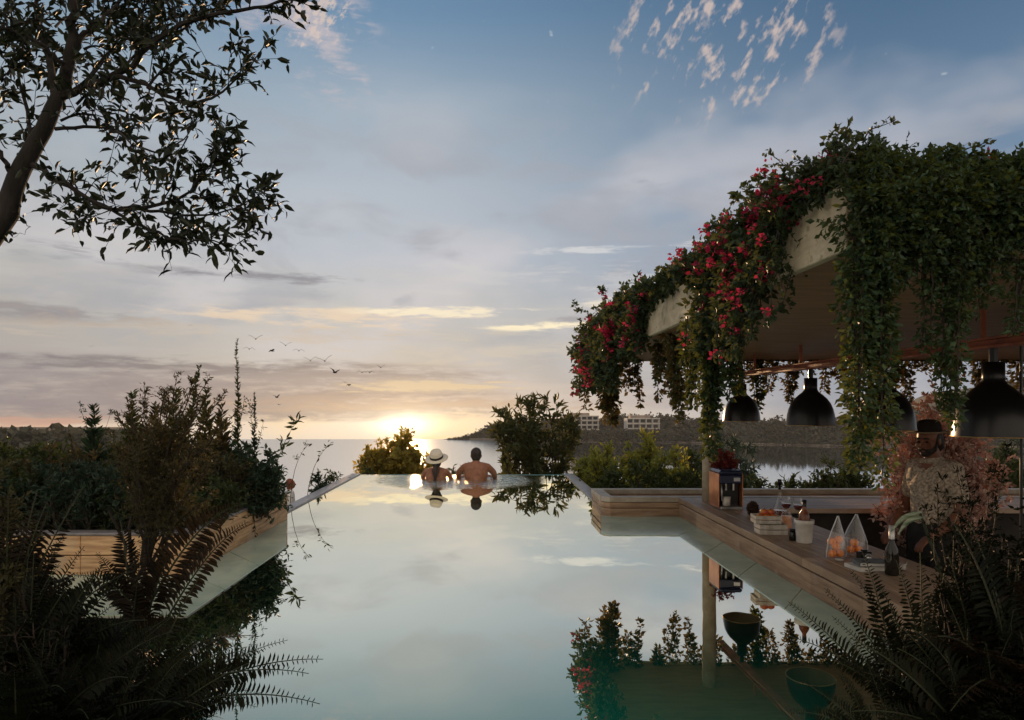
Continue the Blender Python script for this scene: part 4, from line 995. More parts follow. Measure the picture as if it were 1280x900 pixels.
hv(845, 4.0, 1.42, 528, 'two-stranded vine hanging left of the column under the fascia', L=.036, rad=.05, dens=2.4, strands=4, sway=.03, leaf='vine_back')
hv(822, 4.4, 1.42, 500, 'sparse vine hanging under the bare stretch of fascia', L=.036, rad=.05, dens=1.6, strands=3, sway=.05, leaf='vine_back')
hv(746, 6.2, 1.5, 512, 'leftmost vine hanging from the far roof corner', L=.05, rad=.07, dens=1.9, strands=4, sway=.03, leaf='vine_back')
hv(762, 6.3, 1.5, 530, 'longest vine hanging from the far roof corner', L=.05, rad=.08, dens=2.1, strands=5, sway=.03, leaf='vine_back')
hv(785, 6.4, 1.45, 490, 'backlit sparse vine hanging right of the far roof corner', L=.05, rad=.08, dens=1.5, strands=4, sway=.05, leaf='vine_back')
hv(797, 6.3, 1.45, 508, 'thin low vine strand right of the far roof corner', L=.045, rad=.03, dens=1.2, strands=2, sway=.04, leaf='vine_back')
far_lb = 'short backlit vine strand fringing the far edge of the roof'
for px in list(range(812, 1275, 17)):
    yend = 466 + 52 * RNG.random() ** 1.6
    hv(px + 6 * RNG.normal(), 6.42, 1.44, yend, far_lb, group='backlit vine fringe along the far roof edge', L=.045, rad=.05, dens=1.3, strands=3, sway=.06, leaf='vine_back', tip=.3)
hv(948, 6.35, 1.44, 520, 'vine strand trailing between the two smallest lamps from the far roof edge', L=.045, rad=.04, dens=1.5, strands=3, sway=.03)
# ------------------------------------------------------------------ pink bush behind the bartender
rs(57)
bp_ = np.array([3.42, 5.28, -.79]); o = thing('pink_bush', bp_, 'large round dry pink-brown bush in a pot behind the bartender', 'bush'); ms, ml, pt = MB(), MB(), MB()
pt.lathe([(0, 0), (.16, 0), (.22, .4), (.23, .43), (.21, .43), (.19, .39), (0, .39)], bp_, 24); pt.build('pot', M['pot'], o, True)
for q in range(170):
    d = nrm(RNG.normal(size=3)) * [.58, .2, .70] * (.45 + .55 * RNG.random()); c = bp_ + [0, 0, 1.25]
    leafy(ms, ml, curve(bp_ + [RNG.normal() * .06, RNG.normal() * .06, .46], c + d, 7, (0, 0, .06), .01), .005, .0015, 16, .13, 8, .038, .62, .35, T4, 1., .1)
ms.build('stems', M['stem'], o); ml.build('foliage', M['pink_bush'], o)
# foreground plants on the right bank
rs(59)
GQ = 'ferns on the near bank at the right'
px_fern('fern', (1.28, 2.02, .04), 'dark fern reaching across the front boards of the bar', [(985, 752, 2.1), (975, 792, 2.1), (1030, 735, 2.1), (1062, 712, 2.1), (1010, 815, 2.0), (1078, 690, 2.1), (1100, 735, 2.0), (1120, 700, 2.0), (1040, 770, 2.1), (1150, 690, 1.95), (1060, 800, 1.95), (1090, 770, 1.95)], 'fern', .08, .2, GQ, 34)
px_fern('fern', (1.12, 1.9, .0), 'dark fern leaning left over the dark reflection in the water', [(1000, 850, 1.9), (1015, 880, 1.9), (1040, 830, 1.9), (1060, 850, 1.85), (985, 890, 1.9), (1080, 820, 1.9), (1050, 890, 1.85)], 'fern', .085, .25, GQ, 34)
for (x, y, z), n, ln, az, el, leaf, dr, lb in [
    ((1.26, 1.85, .03), 22, .34, (1.2, 5), (.2, 1.2), 'fern', .5, 'lowest black fern clump on the right bank'),
    ((1.5, 1.98, .05), 22, .56, (1, 5), (.6, 1.4), 'fern', .5, 'tall dark fern clump beside the near end of the bar'),
    ((1.6, 2.0, .05), 26, .7, (0, 2 * PI), (.7, 1.45), 'fern_brown', .5, 'brownish fern in the bottom right corner behind the black clump'),
    ((1.4, 1.75, .05), 28, .5, (0, 2 * PI), (.4, 1.35), 'fern', .55, 'dense black fern thicket filling the bottom right corner')]:
    fern('fern', (x, y, z), lb, n, ln, az, el, leaf, dr, GQ, pin=24)
fan((1.36, 1.9, .02), 'feathery black fern in the bottom right corner', 30, (1060, 760, 1280, 890), 1.9, 'fern', .09, GQ, .25, 32)
fan((1.5, 2.0, .02), 'feathery dark fern at the right end of the photo below the slender post', 24, (1150, 650, 1280, 780), 2.0, 'fern', .085, GQ, .25, 32)
for (x, y), h, rx, leaf, L, lb in [((1.44, 2.03), .70, .08, 'fern', .02, 'black small-leaved shrub rising in front of the bartender'), ((1.62, 2.03), .74, .12, 'fern', .022, 'dark shrub at the right end of the photo'), ((1.46, 1.8), .42, .14, 'fern', .022, 'black shrub among the right ferns')]:
    shrub('shrub', (x, y, .03), h, rx, rx, lb, leaf, L, 26, 18, .10, 8, .42, group='shrubs on the near bank at the right', r=.005, bs_=.6, t0=.08)
o = thing('weed_stem', (1.38, 2.02, .03), 'thin dark sprigs standing up before the arm of the bartender', 'plant'); ms, ml = MB(), MB()
for x, y in ((1172, 612), (1196, 590), (1180, 600), (1215, 615), (1240, 590), (1262, 560), (1158, 636)):
    leafy(ms, ml, curve((1.40 + .02 * RNG.normal(), 2.02, .05), P(x, y, 2.02), 9, (0, 0, .03), .006), .004, .001, 20, .05, 6, .018, .34, .45, T4, .7, .35)
ms.build('stems', M['stem'], o); ml.build('leaves', M['fern'], o)
o = thing('striped_plant', (1.42, 2.2, .05), 'pair of pale-edged blade leaves pointing left above the dark bottle', 'plant'); b = MB(); ms = MB()
ms.tube(spline([(1.42, 2.2, .05), P(1180, 740, 2.25), P(1160, 670, 2.3), P(1150, 641, 2.3)], 12), np.linspace(.007, .004, 12), 6); ms.build('stem', M['gstem'], o)
for (x0, y0_, x1, y1_) in ((1152, 640, 1113, 665), (1154, 646, 1122, 668)):
    pa = spline([P(x0, y0_, 2.3), P((x0 + x1) / 2 - 3, (y0_ + y1_) / 2 - 5, 2.29), P(x1, y1_, 2.27)], 9); wd = .0095 * np.sin(np.linspace(.3, PI, 9)) + .0005
    s = nrm(np.cross(np.gradient(pa, axis=0), [.2, 1, .3])); i = np.arange(8); v = np.vstack([pa - s * wd[:, None], pa + [0, -.003, -.002], pa + s * wd[:, None]])
    b.addq(v, np.vstack([np.stack([i, i + 1, i + 10, i + 9], -1), np.stack([i + 9, i + 10, i + 19, i + 18], -1)]))
b.build('blades', M['agave'], o)

# ------------------------------------------------------------------ things on the bar
rs(61)
T = .174
def onbar(px, py): Y = F * (1 - .173) / (py - HY); return np.array([(px - CX) / F * Y, Y, T])
def lathe_thing(name, c, parts, label, cat, group=None, seg=24):
    o = thing(name, c, label, cat, group)
    for nm, mat, prof in parts:
        b = MB(); b.lathe([(r, h) for r, h in prof], c, seg); b.build(nm, M[mat], o, True)
    return o


x, y = 1.905, 5.50; o = thing('coffee_machine', (x, y, T), 'copper-sided coffee machine with a navy top beside the round column', 'coffee machine')
b = MB(); b.bbox(x - .092, x + .09, y - .02, y + .16, T + .012, T + .275, .012); b.build('body', M['black'], o)
b = MB(); b.bbox(x - .098, x - .0935, y - .08, y + .16, T + .012, T + .285, .004); b.build('side_panel', M['copper'], o)
b = MB(); b.bbox(x + .0915, x + .096, y - .08, y + .16, T + .012, T + .285, .004); b.build('side_panel', M['copper'], o)
b = MB(); b.bbox(x - .0925, x + .0905, y - .09, y + .162, T + .276, T + .312, .014); b.build('top', M['navy'], o)
b = MB(); b.bbox(x - .09, x + .088, y - .085, y - .022, T + .205, T + .274, .008); b.build('brew_head', M['navy'], o)
b = MB(); b.bbox(x - .088, x + .088, y - .1, y - .022, T, T + .028, .005); b.build('drip_tray', M['steel'], o)
for dx in (-.03, .03):
    b = MB(); b.tube([(x + dx, y - .052, T + .15), (x + dx, y - .052, T + .205)], .008, 10); b.build('spout', M['steel'], o)
b = MB(); b.tube(spline([(x - .07, y - .06, T + .205), (x - .075, y - .085, T + .15), (x - .07, y - .08, T + .07)], 8), .006, 8); b.build('steam_wand', M['steel'], o)
b = MB(); b.lathe([(0, .0), (.028, 0), (.034, .07), (.03, .07), (.026, .006), (0, .006)], (x - .03, y - .058, T + .029), 18); b.build('cup', M['white'], o, True)
b = MB(); b.bbox(x + .02, x + .07, y - .0893, y - .0862, T + .225, T + .255, .001); b.build('display', M['steel'], o)
c = np.array([1.93, 5.74, T]); o = thing('flower_pot', c, 'clay pot of maroon flowers squeezed between the column and the coffee machine', 'flower pot')
b = MB(); b.lathe([(0, 0), (.05, 0), (.068, .19), (.075, .195), (.075, .225), (.062, .225), (.058, .19), (0, .18)], c, 22); b.build('pot', M['pot'], o, True)
ms, ml = MB(), MB()
for q in range(40):
    d = nrm(RNG.normal(size=3)) * [.11, .1, .13] * RNG.random() ** .4; leafy(ms, ml, curve(c + [0, 0, .19], c + [.025, 0, .345] + d, 5), .003, .001, 9, .035, 7, .022, .6, .5, T4, 1., .1)
ms.build('stems', M['gstem'], o); ml.build('flowers', M['maroon'], o)
c = onbar(941, 644) + [0, 0, .045]; o = thing('pine_cone', c - [0, 0, .045], 'large dark pine cone alone on the counter right of the coffee machine', 'pine cone')
b = MB(); b.ball(c, (.028, .028, .042)); b.build('core', M['cone'], o, True); b = MB()
n = 150; ii = np.arange(n); ph = np.arccos(1 - 2 * (ii + .5) / n); a = ii * 2.39996; d = np.stack([np.sin(ph) * np.cos(a), np.sin(ph) * np.sin(a), np.cos(ph)], -1)
leaf_set(b, c + d * [.026, .026, .04], nrm(d * [1, 1, .6] + [0, 0, .35]), .026, .85, T4, 1.); b.build('scales', M['cone'], o)


def crate(c, w, d, h, mat, label, nm='wooden_crate', rz=0.):
    o = thing(nm, c, label, 'crate'); t = .006; R_ = Matrix.Translation(Vector(c)) @ Matrix.Rotation(rz, 4, 'Z')
    b = MB(); b.box(-w / 2 + t, w / 2 - t, -d / 2 + t, d / 2 - t, 0.001, t, R_); b.build('bottom', M[mat], o)
    for nm_, f in (('long_side', lambda z0, z1: [(-w / 2, w / 2, -d / 2, -d / 2 + t, z0, z1), (-w / 2, w / 2, d / 2 - t, d / 2, z0, z1)]), ('short_side', lambda z0, z1: [(-w / 2, -w / 2 + t, -d / 2 + t, d / 2 - t, z0, z1), (w / 2 - t, w / 2, -d / 2 + t, d / 2 - t, z0, z1)])):
        for s in range(2):
            b = MB()
            for z0, z1 in ((0, h * .46), (h * .54, h)): b.box(*f(z0, z1)[s], R_)
            b.build(nm_, M[mat], o)
    return o


c1 = np.array([1.81, 4.42, T]); crate(c1, .175, .12, .062, 'white_wood', 'whitewashed shallow wooden crate on the counter under the fruit crate', rz=-.06)
c2 = c1 + [-.02, .03, .064]; crate(c2, .16, .12, .05, 'white_wood', 'shallow crate holding apples, stacked on the whitewashed crate', rz=-.1)
APP = [(-.045, -.025, .028), (0, -.03, .03), (.045, -.022, .03), (-.025, .025, .03), (.03, .028, .03), (-.01, 0, .062), (.032, 0, .06)]
ALB = ['red apple at the left front of the fruit crate', 'red apple at the middle front of the fruit crate', 'red apple at the right front of the fruit crate', 'red apple at the back left of the fruit crate', 'red apple at the back right of the fruit crate', 'red apple on top of the pile in the fruit crate', 'yellowish apple on top of the fruit crate, rightmost of the pile']
for (ax, ay, az), lb in zip(APP, ALB):
    c = c2 + [ax, ay, az + .004]; o = thing('apple', c, lb, 'apple', 'apples in the fruit crate'); b = MB()
    b.lathe([(0, -.020), (.012, -.023), (.021, -.014), (.0255, .002), (.023, .016), (.012, .0225), (.004, .019), (0, .016)], c, 18); b.build('flesh', M['apple'], o, True)
    b = MB(); b.tube([c + [0, 0, .016], c + [.003, 0, .03]], .0012, 5); b.build('stalk', M['stem'], o)
c = np.array([2.155, 5.1, T]); lathe_thing('carafe', c, [('flask', 'glass', [(0, 0.002), (.05, .002), (.058, .02), (.05, .05), (.022, .12), (.012, .17), (.012, .225), (.014, .23)]), ('wine', 'wine', [(0, .004), (.048, .004), (.055, .02), (.05, .042), (0, .042)]), ('stopper', 'black', [(0, .2), (.0105, .2), (.0105, .24), (.015, .242), (.015, .275), (0, .276)])], 'clear glass carafe with a tall black stopper behind the fruit crates', 'carafe')
for c, lb in ((np.array([2.10, 4.86, T]), 'stemmed wine glass on the counter, left one beside the carafe'), (np.array([2.15, 4.78, T]), 'stemmed wine glass on the counter, right one behind the white bucket')):
    lathe_thing('wine_glass', c, [('foot', 'glass', [(0, .001), (.032, .001), (.03, .004), (.005, .008), (.004, .012)]), ('stem', 'glass', [(.004, .0125), (.0035, .085)]), ('bowl', 'glass', [(.003, .0855), (.02, .095), (.034, .12), (.036, .145), (.031, .18)]), ('drink', 'wine', [(0, .09), (.018, .097), (.031, .118), (.032, .128), (0, .128)])], lb, 'wine glass', 'wine glasses on the bar')
c = np.array([1.955, 4.52, T]); lathe_thing('drink_jar', c, [('jar', 'glass', [(0, .001), (.032, .001), (.036, .01), (.036, .10), (.03, .12), (.031, .128)]), ('drink', 'peach', [(0, .005), (.031, .005), (.0335, .012), (.0335, .095), (0, .095)])], 'glass jar of peach-coloured drink between the crates and the white bucket', 'jar')
c = np.array([1.845, 4.18, T]); lathe_thing('spice_jar', c, [('jar', 'bottle', [(0, 0), (.018, 0), (.02, .006), (.02, .05), (.015, .058), (0, .058)]), ('lid', 'black', [(0, .0585), (.017, .0585), (.017, .072), (0, .073)])], 'small dark jar tucked left of the white bucket', 'jar')
c = np.array([1.89, 4.12, T]); lathe_thing('ice_bucket', c, [('pail', 'white', [(0, 0), (.042, 0), (.044, .006), (.052, .115), (.056, .118), (.056, .138), (.05, .138), (.046, .11), (.038, .01), (0, .01)])], 'white tapered ice bucket on the counter holding a bottle', 'bucket')
c = np.array([1.89, 4.12, T + .012]); lathe_thing('wine_bottle', c, [('bottle', 'amber', [(0, 0), (.03, 0), (.032, .01), (.032, .14), (.026, .165), (.012, .19), (.0115, .205)]), ('cap', 'black', [(.0125, .2055), (.013, .245), (0, .246)])], 'reddish brown bottle standing in the white bucket', 'bottle')
# clear pointed bags of oranges
def bag(c, w, h, label, rz):
    o = thing('clear_bag', c, label, 'bag'); R_ = np.array(Matrix.Rotation(rz, 3, 'Z')); v, f, n, m_ = [], [], 16, 7
    for r in range(m_):
        t = r / (m_ - 1); ww = w * .5 * (1 - t ** 1.4) * (1 + .2 * math.sin(t * PI)) + .003; dd = w * .36 * (1 - t) * (1 + .25 * math.sin(t * PI)) + .0015
        for q in range(n):
            a = 2 * PI * q / n; wr_ = 1 + .05 * math.sin(5 * a + 7 * t); v.append(R_ @ np.array([ww * math.cos(a) * wr_ + .012 * t, dd * math.sin(a) * wr_, h * t]) + np.asarray(c) + [0, 0, .002])
    i = np.arange(m_ - 1)[:, None] * n; j = np.arange(n)[None]; kk = (j + 1) % n
    b = MB(); b.addq(v, np.stack([i + j, i + kk, i + n + kk, i + n + j], -1).reshape(-1, 4)); b.build('film', M['film'], o, True)
    v = np.array(v).reshape(m_, n, 3); b = MB()
    for q in (0, n // 2): b.tube(v[:, q], .003, 6)
    b.build('seam', M['foil'], o); return o


ca, cb = np.array([1.87, 3.70, T]), np.array([2.02, 3.80, T])
bag(ca, .115, .225, 'clear pointed bag full of oranges on the counter, nearer the pool', .2); bag(cb, .12, .22, 'clear pointed bag with a few oranges, behind the fuller bag', -.3)
ORA = [(ca, -.024, -.004, .022, 'low orange at the left of the fuller bag'), (ca, .022, .004, .022, 'low orange at the right of the fuller bag'), (ca, -.004, -.01, .062, 'middle orange in the fuller bag'), (ca, -.02, .008, .085, 'upper left orange in the fuller bag'), (ca, .016, .0, .096, 'topmost reddish orange in the fuller bag'),
       (cb, -.022, 0, .022, 'left orange in the bag with a few oranges'), (cb, .024, 0, .022, 'right orange in the bag with a few oranges'), (cb, .002, .0, .06, 'top orange in the bag with a few oranges')]
for c0, ax, ay, az, lb in ORA:
    c = c0 + [ax, ay, az + .003]; o = thing('orange', c, lb, 'orange', 'oranges in the clear bags'); b = MB(); b.ball(c, (.0225, .0225, .0215), 18, 11); b.build('peel', M['orange'], o, True)
    b = MB(); b.ball(c + [.002, -.002, .0208], .003, 6, 4); b.build('stalk_end', M['gstem'], o)
c = np.array([2.0, 3.66, T]); o = thing('camera', c, 'small black camera beside the bags of oranges', 'camera')
b = MB(); b.bbox(c[0] - .036, c[0] + .036, c[1] - .014, c[1] + .014, T, T + .044, .004); b.build('body', M['black'], o)
b = MB(); b.lathe([(0, 0), (.018, 0), (.018, .02), (.015, .022), (.013, .016), (0, .014)], (0, 0, 0), 20)
bv = np.vstack(b.v); b.v = [np.stack([bv[:, 0] + c[0] + .006, -bv[:, 2] + c[1] - .0145, bv[:, 1] + T + .021], -1)]; b.build('lens', M['steel'], o, True)
b = MB(); b.bbox(c[0] - .014, c[0] + .016, c[1] - .01, c[1] + .01, T + .0445, T + .054, .003); b.build('viewfinder', M['black'], o)
for i, (dz, w, d, cov, rz, lb) in enumerate([(0, .165, .12, 'white', .15, 'lower pale book under the grey one beside the dark bottle'), (.0205, .15, .115, 'grey', -.12, 'grey-covered book lying on the pale book')]):
    c = np.array([1.905 + .02 * i, 3.46, T + dz]); o = thing('book', c, lb, 'book'); R_ = Matrix.Translation(Vector(c)) @ Matrix.Rotation(rz, 4, 'Z')
    b = MB(); b.box(-w / 2, w / 2, -d / 2, d / 2, 0, .0025, R_); b.box(-w / 2, w / 2, -d / 2, d / 2, .017, .0195, R_); b.box(-w / 2, -w / 2 + .0022, -d / 2 + .0002, d / 2 - .0002, .0026, .0169, R_); b.build('cover', M[cov], o)
    b = MB(); b.box(-w / 2 + .0025, w / 2 - .003, -d / 2 + .003, d / 2 - .003, .0027, .0168, R_); b.build('pages', M['paper'], o)
c = np.array([1.845, 3.62, T]); lathe_thing('dish', c, [('saucer', 'white', [(0, .002), (.016, .002), (.024, .009), (.025, .0095), (.017, .005), (0, .005)])], 'tiny white dish at the foot of the fuller bag of oranges', 'dish')
c = np.array([1.955, 3.33, T]); lathe_thing('wine_bottle', c, [('bottle', 'bottle', [(0, 0), (.028, 0), (.031, .008), (.031, .10), (.028, .125), (.0135, .16), (.0125, .175)]), ('foil', 'foil', [(.0135, .1755), (.0128, .24), (0, .241)])], 'dark bottle with pale foil neck at the near end of the counter', 'bottle')
for c, lb in ((np.array([2.06, 3.42, T]), 'small tealight glass right of the dark bottle'), (np.array([2.1, 3.62, T]), 'small amber tumbler behind the camera')):
    lathe_thing('tumbler', c, [('glass', 'glass', [(0, .001), (.018, .001), (.022, .05), (.02, .05), (.017, .006)]), ('drink', 'peach' if 'amber' in lb else 'white', [(0, .007), (.0165, .007), (.018, .026), (0, .026)])], lb, 'glass')

# ------------------------------------------------------------------ birds
rs(71)
BIRDS = [(319.7, 424, 0, 13), (311.5, 436.5, 1, 11), (340, 439, 1, 10), (357, 432, 0, 11), (373.5, 438.7, 1, 11), (388, 451, 0, 12), (406, 451.5, 0, 15), (418.4, 466, 0, 13), (431, 478, 1, 5), (436, 481.7, 1, 7), (452.4, 465.7, 1, 10), (462, 465.7, 1, 10), (476, 459.6, 0, 9), (346, 497, 0, 9), (348.4, 506, 1, 5), (114, 433, 1, 5), (238, 407, 1, 5), (244, 486, 0, 8)]
BL = {13: 'lone speck of a bird flying just below the flock, above the shorter spire', 14: 'tiny bird lowest in the sky under the flock', 15: 'lone distant bird in the sky far left of the flock', 16: 'lone distant bird high above the tilted flower spike', 17: 'bird flying close beside the tip of the tilted flower spike', 6: 'widest-winged bird in the middle of the flock, wings raised in a V', 0: 'first bird of the flock, upper left, wings raised', 12: 'last bird at the right end of the flock'}
for q, (px, py, kd, w) in enumerate(BIRDS):
    Yb = 36 + 8 * RNG.random(); c = P(px, py, Yb); s = w * 1.3 / F * Yb / 2; b = MB(); yaw = RNG.normal() * .5; R_ = np.array(Matrix.Rotation(yaw, 3, 'Z') @ Matrix.Rotation(RNG.normal() * .2, 3, 'Y'))
    body = np.array([(0, -.45, 0), (0, -.3, .02), (0, 0, .03), (0, .3, .02), (0, .5, 0)]) * s; b.tube(body @ R_.T + c, np.array([.015, .07, .1, .07, .03]) * s, 7)
    for sg in (1, -1):
        pr = [(0, 0, .03), (.5, .08, .42), (1, -.08, .62)] if kd == 0 else [(0, 0, .03), (.42, .1, .34), (1, -.12, -.02)]
        pr = np.array(pr) * s; ch = np.array([.22, .2, .04]) * s; v = []
        for p_, c_ in zip(pr, ch):
            for yy, zz in ((c_, 0), (0, .05 * s * .6), (-c_, 0), (0, -.015 * s)): v.append(np.array([p_[0] * sg, p_[1] + yy, p_[2] + zz]) @ R_.T + c)
        f = []
        for a in range(2):
            for e in range(4): f.append((a * 4 + e, a * 4 + (e + 1) % 4, a * 4 + 4 + (e + 1) % 4, a * 4 + 4 + e))
        f.append((8, 9, 10, 11)); b.add(v, f)
    me = b.mesh('bird', c); o = bpy.data.objects.new('bird', me); COL.objects.link(o); o.location = c; me.materials.append(M['bird'])
    tag(o, BL.get(q, 'small dark bird in the loose flock crossing the pale sky left of the sun'), 'bird', 'flock of birds over the sea')

# ------------------------------------------------------------------ people
def remesh(mb, name, mat, parent, vox=.007, it=6, f=.6):
    """fuse overlapping volumes of one body into one continuous skin"""
    o = mb.build(name, mat, parent); m_ = o.modifiers.new('fuse', 'REMESH'); m_.mode = 'VOXEL'; m_.voxel_size = vox; m_.use_smooth_shade = True
    s_ = o.modifiers.new('soften', 'SMOOTH'); s_.iterations = it; s_.factor = f
    bpy.context.view_layer.update(); dg = bpy.context.evaluated_depsgraph_get(); me = bpy.data.meshes.new_from_object(o.evaluated_get(dg)); o.modifiers.clear(); o.data = me
    if not me.materials: me.materials.append(mat)
    return o


def limb(mb, pts, rad, seg=12, n=None, xf=None, flat=None):
    pts = np.asarray(pts, float); n = n or len(pts) * 4; pa = spline(pts, n); rr = np.interp(np.linspace(0, 1, n), np.linspace(0, 1, len(rad)), rad)
    if xf is not None: pa = np.array([xf(p) for p in pa])
    sc_ = xf.s if xf is not None else 1
    mb.tube(pa, rr * sc_, seg)
    for e in (0, -1): mb.ball(pa[e], rr[e] * sc_ * .99, 12, 8)


class XF:
    def __init__(s, base, face, scale=1.): s.b = np.asarray(base, float); s.s = scale; s.a = math.atan2(face[1], face[0]) - PI / 2; s.R = np.array(Matrix.Rotation(s.a, 3, 'Z'))
    def __call__(s, p): return s.R @ (np.asarray(p, float) * s.s) + s.b
    def ball(s, mb, c, r, rot=None, seg=18, rings=12):
        m_ = s.R if rot is None else s.R @ np.array(rot); mb.ball(s(c), np.asarray(r) * s.s * np.ones(3), seg, rings, m_)


def hand(mb, xf, wrist, d, nrm_, sg):
    """palm with four bent fingers and a side thumb"""
    w = np.asarray(wrist, float); d = nrm(np.asarray(d, float)); n_ = nrm(np.asarray(nrm_, float)); s = nrm(np.cross(d, n_)) * sg
    for a in np.linspace(-.022, .022, 4): limb(mb, [w, w + d * .045 + s * a * .8, w + d * .085 + s * a], [.017, .014, .0105], 8, None, xf)
    for a, l in zip((-.028, -.0095, .0095, .027), (.058, .074, .08, .07)): limb(mb, [w + d * .08 + s * a, w + d * (.08 + l * .55) + s * a * 1.08 - n_ * .006, w + d * (.08 + l) + s * a * 1.08 - n_ * .03], [.0092, .0085, .0068], 8, None, xf)
    limb(mb, [w + d * .02 + s * .024, w + d * .05 + s * .05 - n_ * .012, w + d * .088 + s * .056 - n_ * .024], [.0125, .0105, .0075], 8, None, xf)


def head(mb, xf, c, tilt=0., turn=0., face=True):
    """skull, jaw, nose, brow, lips and ears round the head centre c; returns the head frame"""
    R_ = np.array(Matrix.Rotation(turn, 3, 'Z') @ Matrix.Rotation(tilt, 3, 'X')); h = lambda p: np.asarray(c) + R_ @ np.asarray(p, float)
    xf.ball(mb, h((0, -.012, .03)), (.074, .092, .085), R_); xf.ball(mb, h((0, .012, -.03)), (.06, .072, .07), R_); xf.ball(mb, h((0, .042, -.078)), (.036, .036, .03), R_)
    if face:
        limb(mb, [h((0, .082, .018)), h((0, .1, -.008)), h((0, .106, -.022))], [.008, .011, .014], 8, None, xf)
        for s in (1, -1):
            xf.ball(mb, h((s * .03, .076, .024)), (.022, .012, .009), R_); xf.ball(mb, h((s * .036, .064, -.022)), (.024, .022, .02), R_); xf.ball(mb, h((s * .012, .092, -.026)), (.008, .009, .007), R_)
            xf.ball(mb, h((s * .076, -.008, -.008)), (.012, .02, .032), R_)
        for z, r_ in ((-.052, .009), (-.064, .0095)): xf.ball(mb, h((0, .078, z)), (.022, .014, r_), R_)
    return h, R_


# bartender
xf = XF((3.20, 4.95, -.79), (-.975, -.22), .94)
o = thing('person', (3.20, 4.95, -.79), 'bartender in a speckled beige polo shirt and dark flat-brimmed hat, looking down', 'person')
b = MB()
limb(b, [(0, 0, .93), (0, .0, 1.1), (0, -.01, 1.28), (0, -.01, 1.41)], [.135, .125, .145, .11], 16, None, xf)
for s in (1, -1):
    xf.ball(b, (s * .09, -.005, 1.33), (.1, .105, .14)); limb(b, [(s * .09, 0, .92), (s * .1, .02, .5), (s * .1, -.02, .09)], [.095, .062, .042], 12, None, xf)
    limb(b, [(s * .1, -.04, .05), (s * .105, .06, .04), (s * .11, .16, .03)], [.04, .038, .026], 10, None, xf)
    limb(b, [(s * .05, -.02, 1.43), (s * .17, -.015, 1.415)], [.05, .062], 12, None, xf)
    limb(b, [(s * .18, -.015, 1.40), (s * .225, -.01, 1.25), (s * .245, .0, 1.12)], [.058, .05, .041], 12, None, xf)
    limb(b, [(s * .245, .0, 1.12), (s * .225, .09, 1.02), (s * .19, .19, .945)], [.041, .038, .027], 12, None, xf)
    hand(b, xf, (s * .187, .197, .94), (-.2 * s, .75, -.6), (0, .6, .75), -s)
limb(b, [(0, -.025, 1.40), (0, -.005, 1.49), (0, .015, 1.56)], [.062, .056, .056], 14, None, xf)
hd, Rh = head(b, xf, (0, .04, 1.635), -.22, .32)
remesh(b, 'body', M['skin_d'], o, .0065, 3, .5)
b = MB(); limb(b, [(0, 0, .88), (0, 0, 1.0), (0, -.008, 1.28), (0, -.012, 1.425)], [.155, .142, .158, .105], 18, None, xf)
for s in (1, -1):
    xf.ball(b, (s * .09, -.005, 1.33), (.113, .118, .15)); limb(b, [(s * .04, -.02, 1.44), (s * .17, -.015, 1.422)], [.055, .073], 12, None, xf)
    limb(b, [(s * .175, -.015, 1.405), (s * .215, -.012, 1.28), (s * .228, -.01, 1.215)], [.066, .062, .06], 14, None, xf)
remesh(b, 'shirt', M['shirt'], o, .008, 3, .5)
b = MB(); limb(b, [(-.07, -.045, 1.475), (0, -.07, 1.5), (.07, -.045, 1.475), (.055, .03, 1.455), (.0, .075, 1.41)], [.017, .018, .017, .016, .010], 8, None, xf); limb(b, [(-.07, -.045, 1.475), (-.055, .03, 1.455), (0, .075, 1.41)], [.017, .016, .010], 8, None, xf); remesh(b, 'collar', M['shirt'], o, .006, 2)
b = MB(); limb(b, [(0, 0, .84), (0, 0, .95)], [.165, .158], 16, None, xf)
for s in (1, -1): limb(b, [(s * .09, 0, .90), (s * .1, .02, .5), (s * .1, -.02, .07)], [.115, .085, .07], 12, None, xf)
remesh(b, 'trousers', M['pants'], o, .01, 3)
b = MB()
for p_, r_ in (((0, -.045, .02), (.082, .085, .085)), ((0, -.062, -.04), (.083, .06, .075)), ((.06, -.05, -.02), (.03, .04, .05)), ((-.06, -.05, -.02), (.03, .04, .05)), ((.068, -.01, .0), (.016, .03, .05)), ((-.068, -.01, .0), (.016, .03, .05))): xf.ball(b, hd(p_), r_, Rh)
remesh(b, 'hair', M['hair'], o, .007, 2)
b = MB(); xf.ball(b, hd((0, .022, -.066)), (.061, .064, .046), Rh); xf.ball(b, hd((0, .05, -.084)), (.041, .04, .034), Rh); limb(b, [hd((.067, .002, -.01)), hd((.058, .03, -.06))], [.008, .016], 8, None, xf); limb(b, [hd((-.067, .002, -.01)), hd((-.058, .03, -.06))], [.008, .016], 8, None, xf); limb(b, [hd((.026, .084, -.06)), hd((0, .094, -.043)), hd((-.026, .084, -.06))], [.007, .007, .007], 8, None, xf); remesh(b, 'beard', M['hair'], o, .005, 1)
for s in (1, -1):
    b = MB(); limb(b, [hd((s * .048, .078, .034)), hd((s * .03, .088, .04)), hd((s * .014, .088, .035))], [.004, .005, .004], 8, None, xf); b.build('eyebrow', M['hair'], o)
    b = MB(); xf.ball(b, hd((s * .031, .0775, .008)), (.012, .009, .007), Rh); b.build('eye', M['bottle'], o, True)
def loc_lathe(prof, c, Rm, xf, sx=1, sy=1, seg=32):
    b = MB(); b.lathe(prof, (0, 0, 0), seg, sx, sy); v = np.vstack(b.v); b.v = [np.array([xf(np.asarray(c) + Rm @ p) for p in v])]; return b


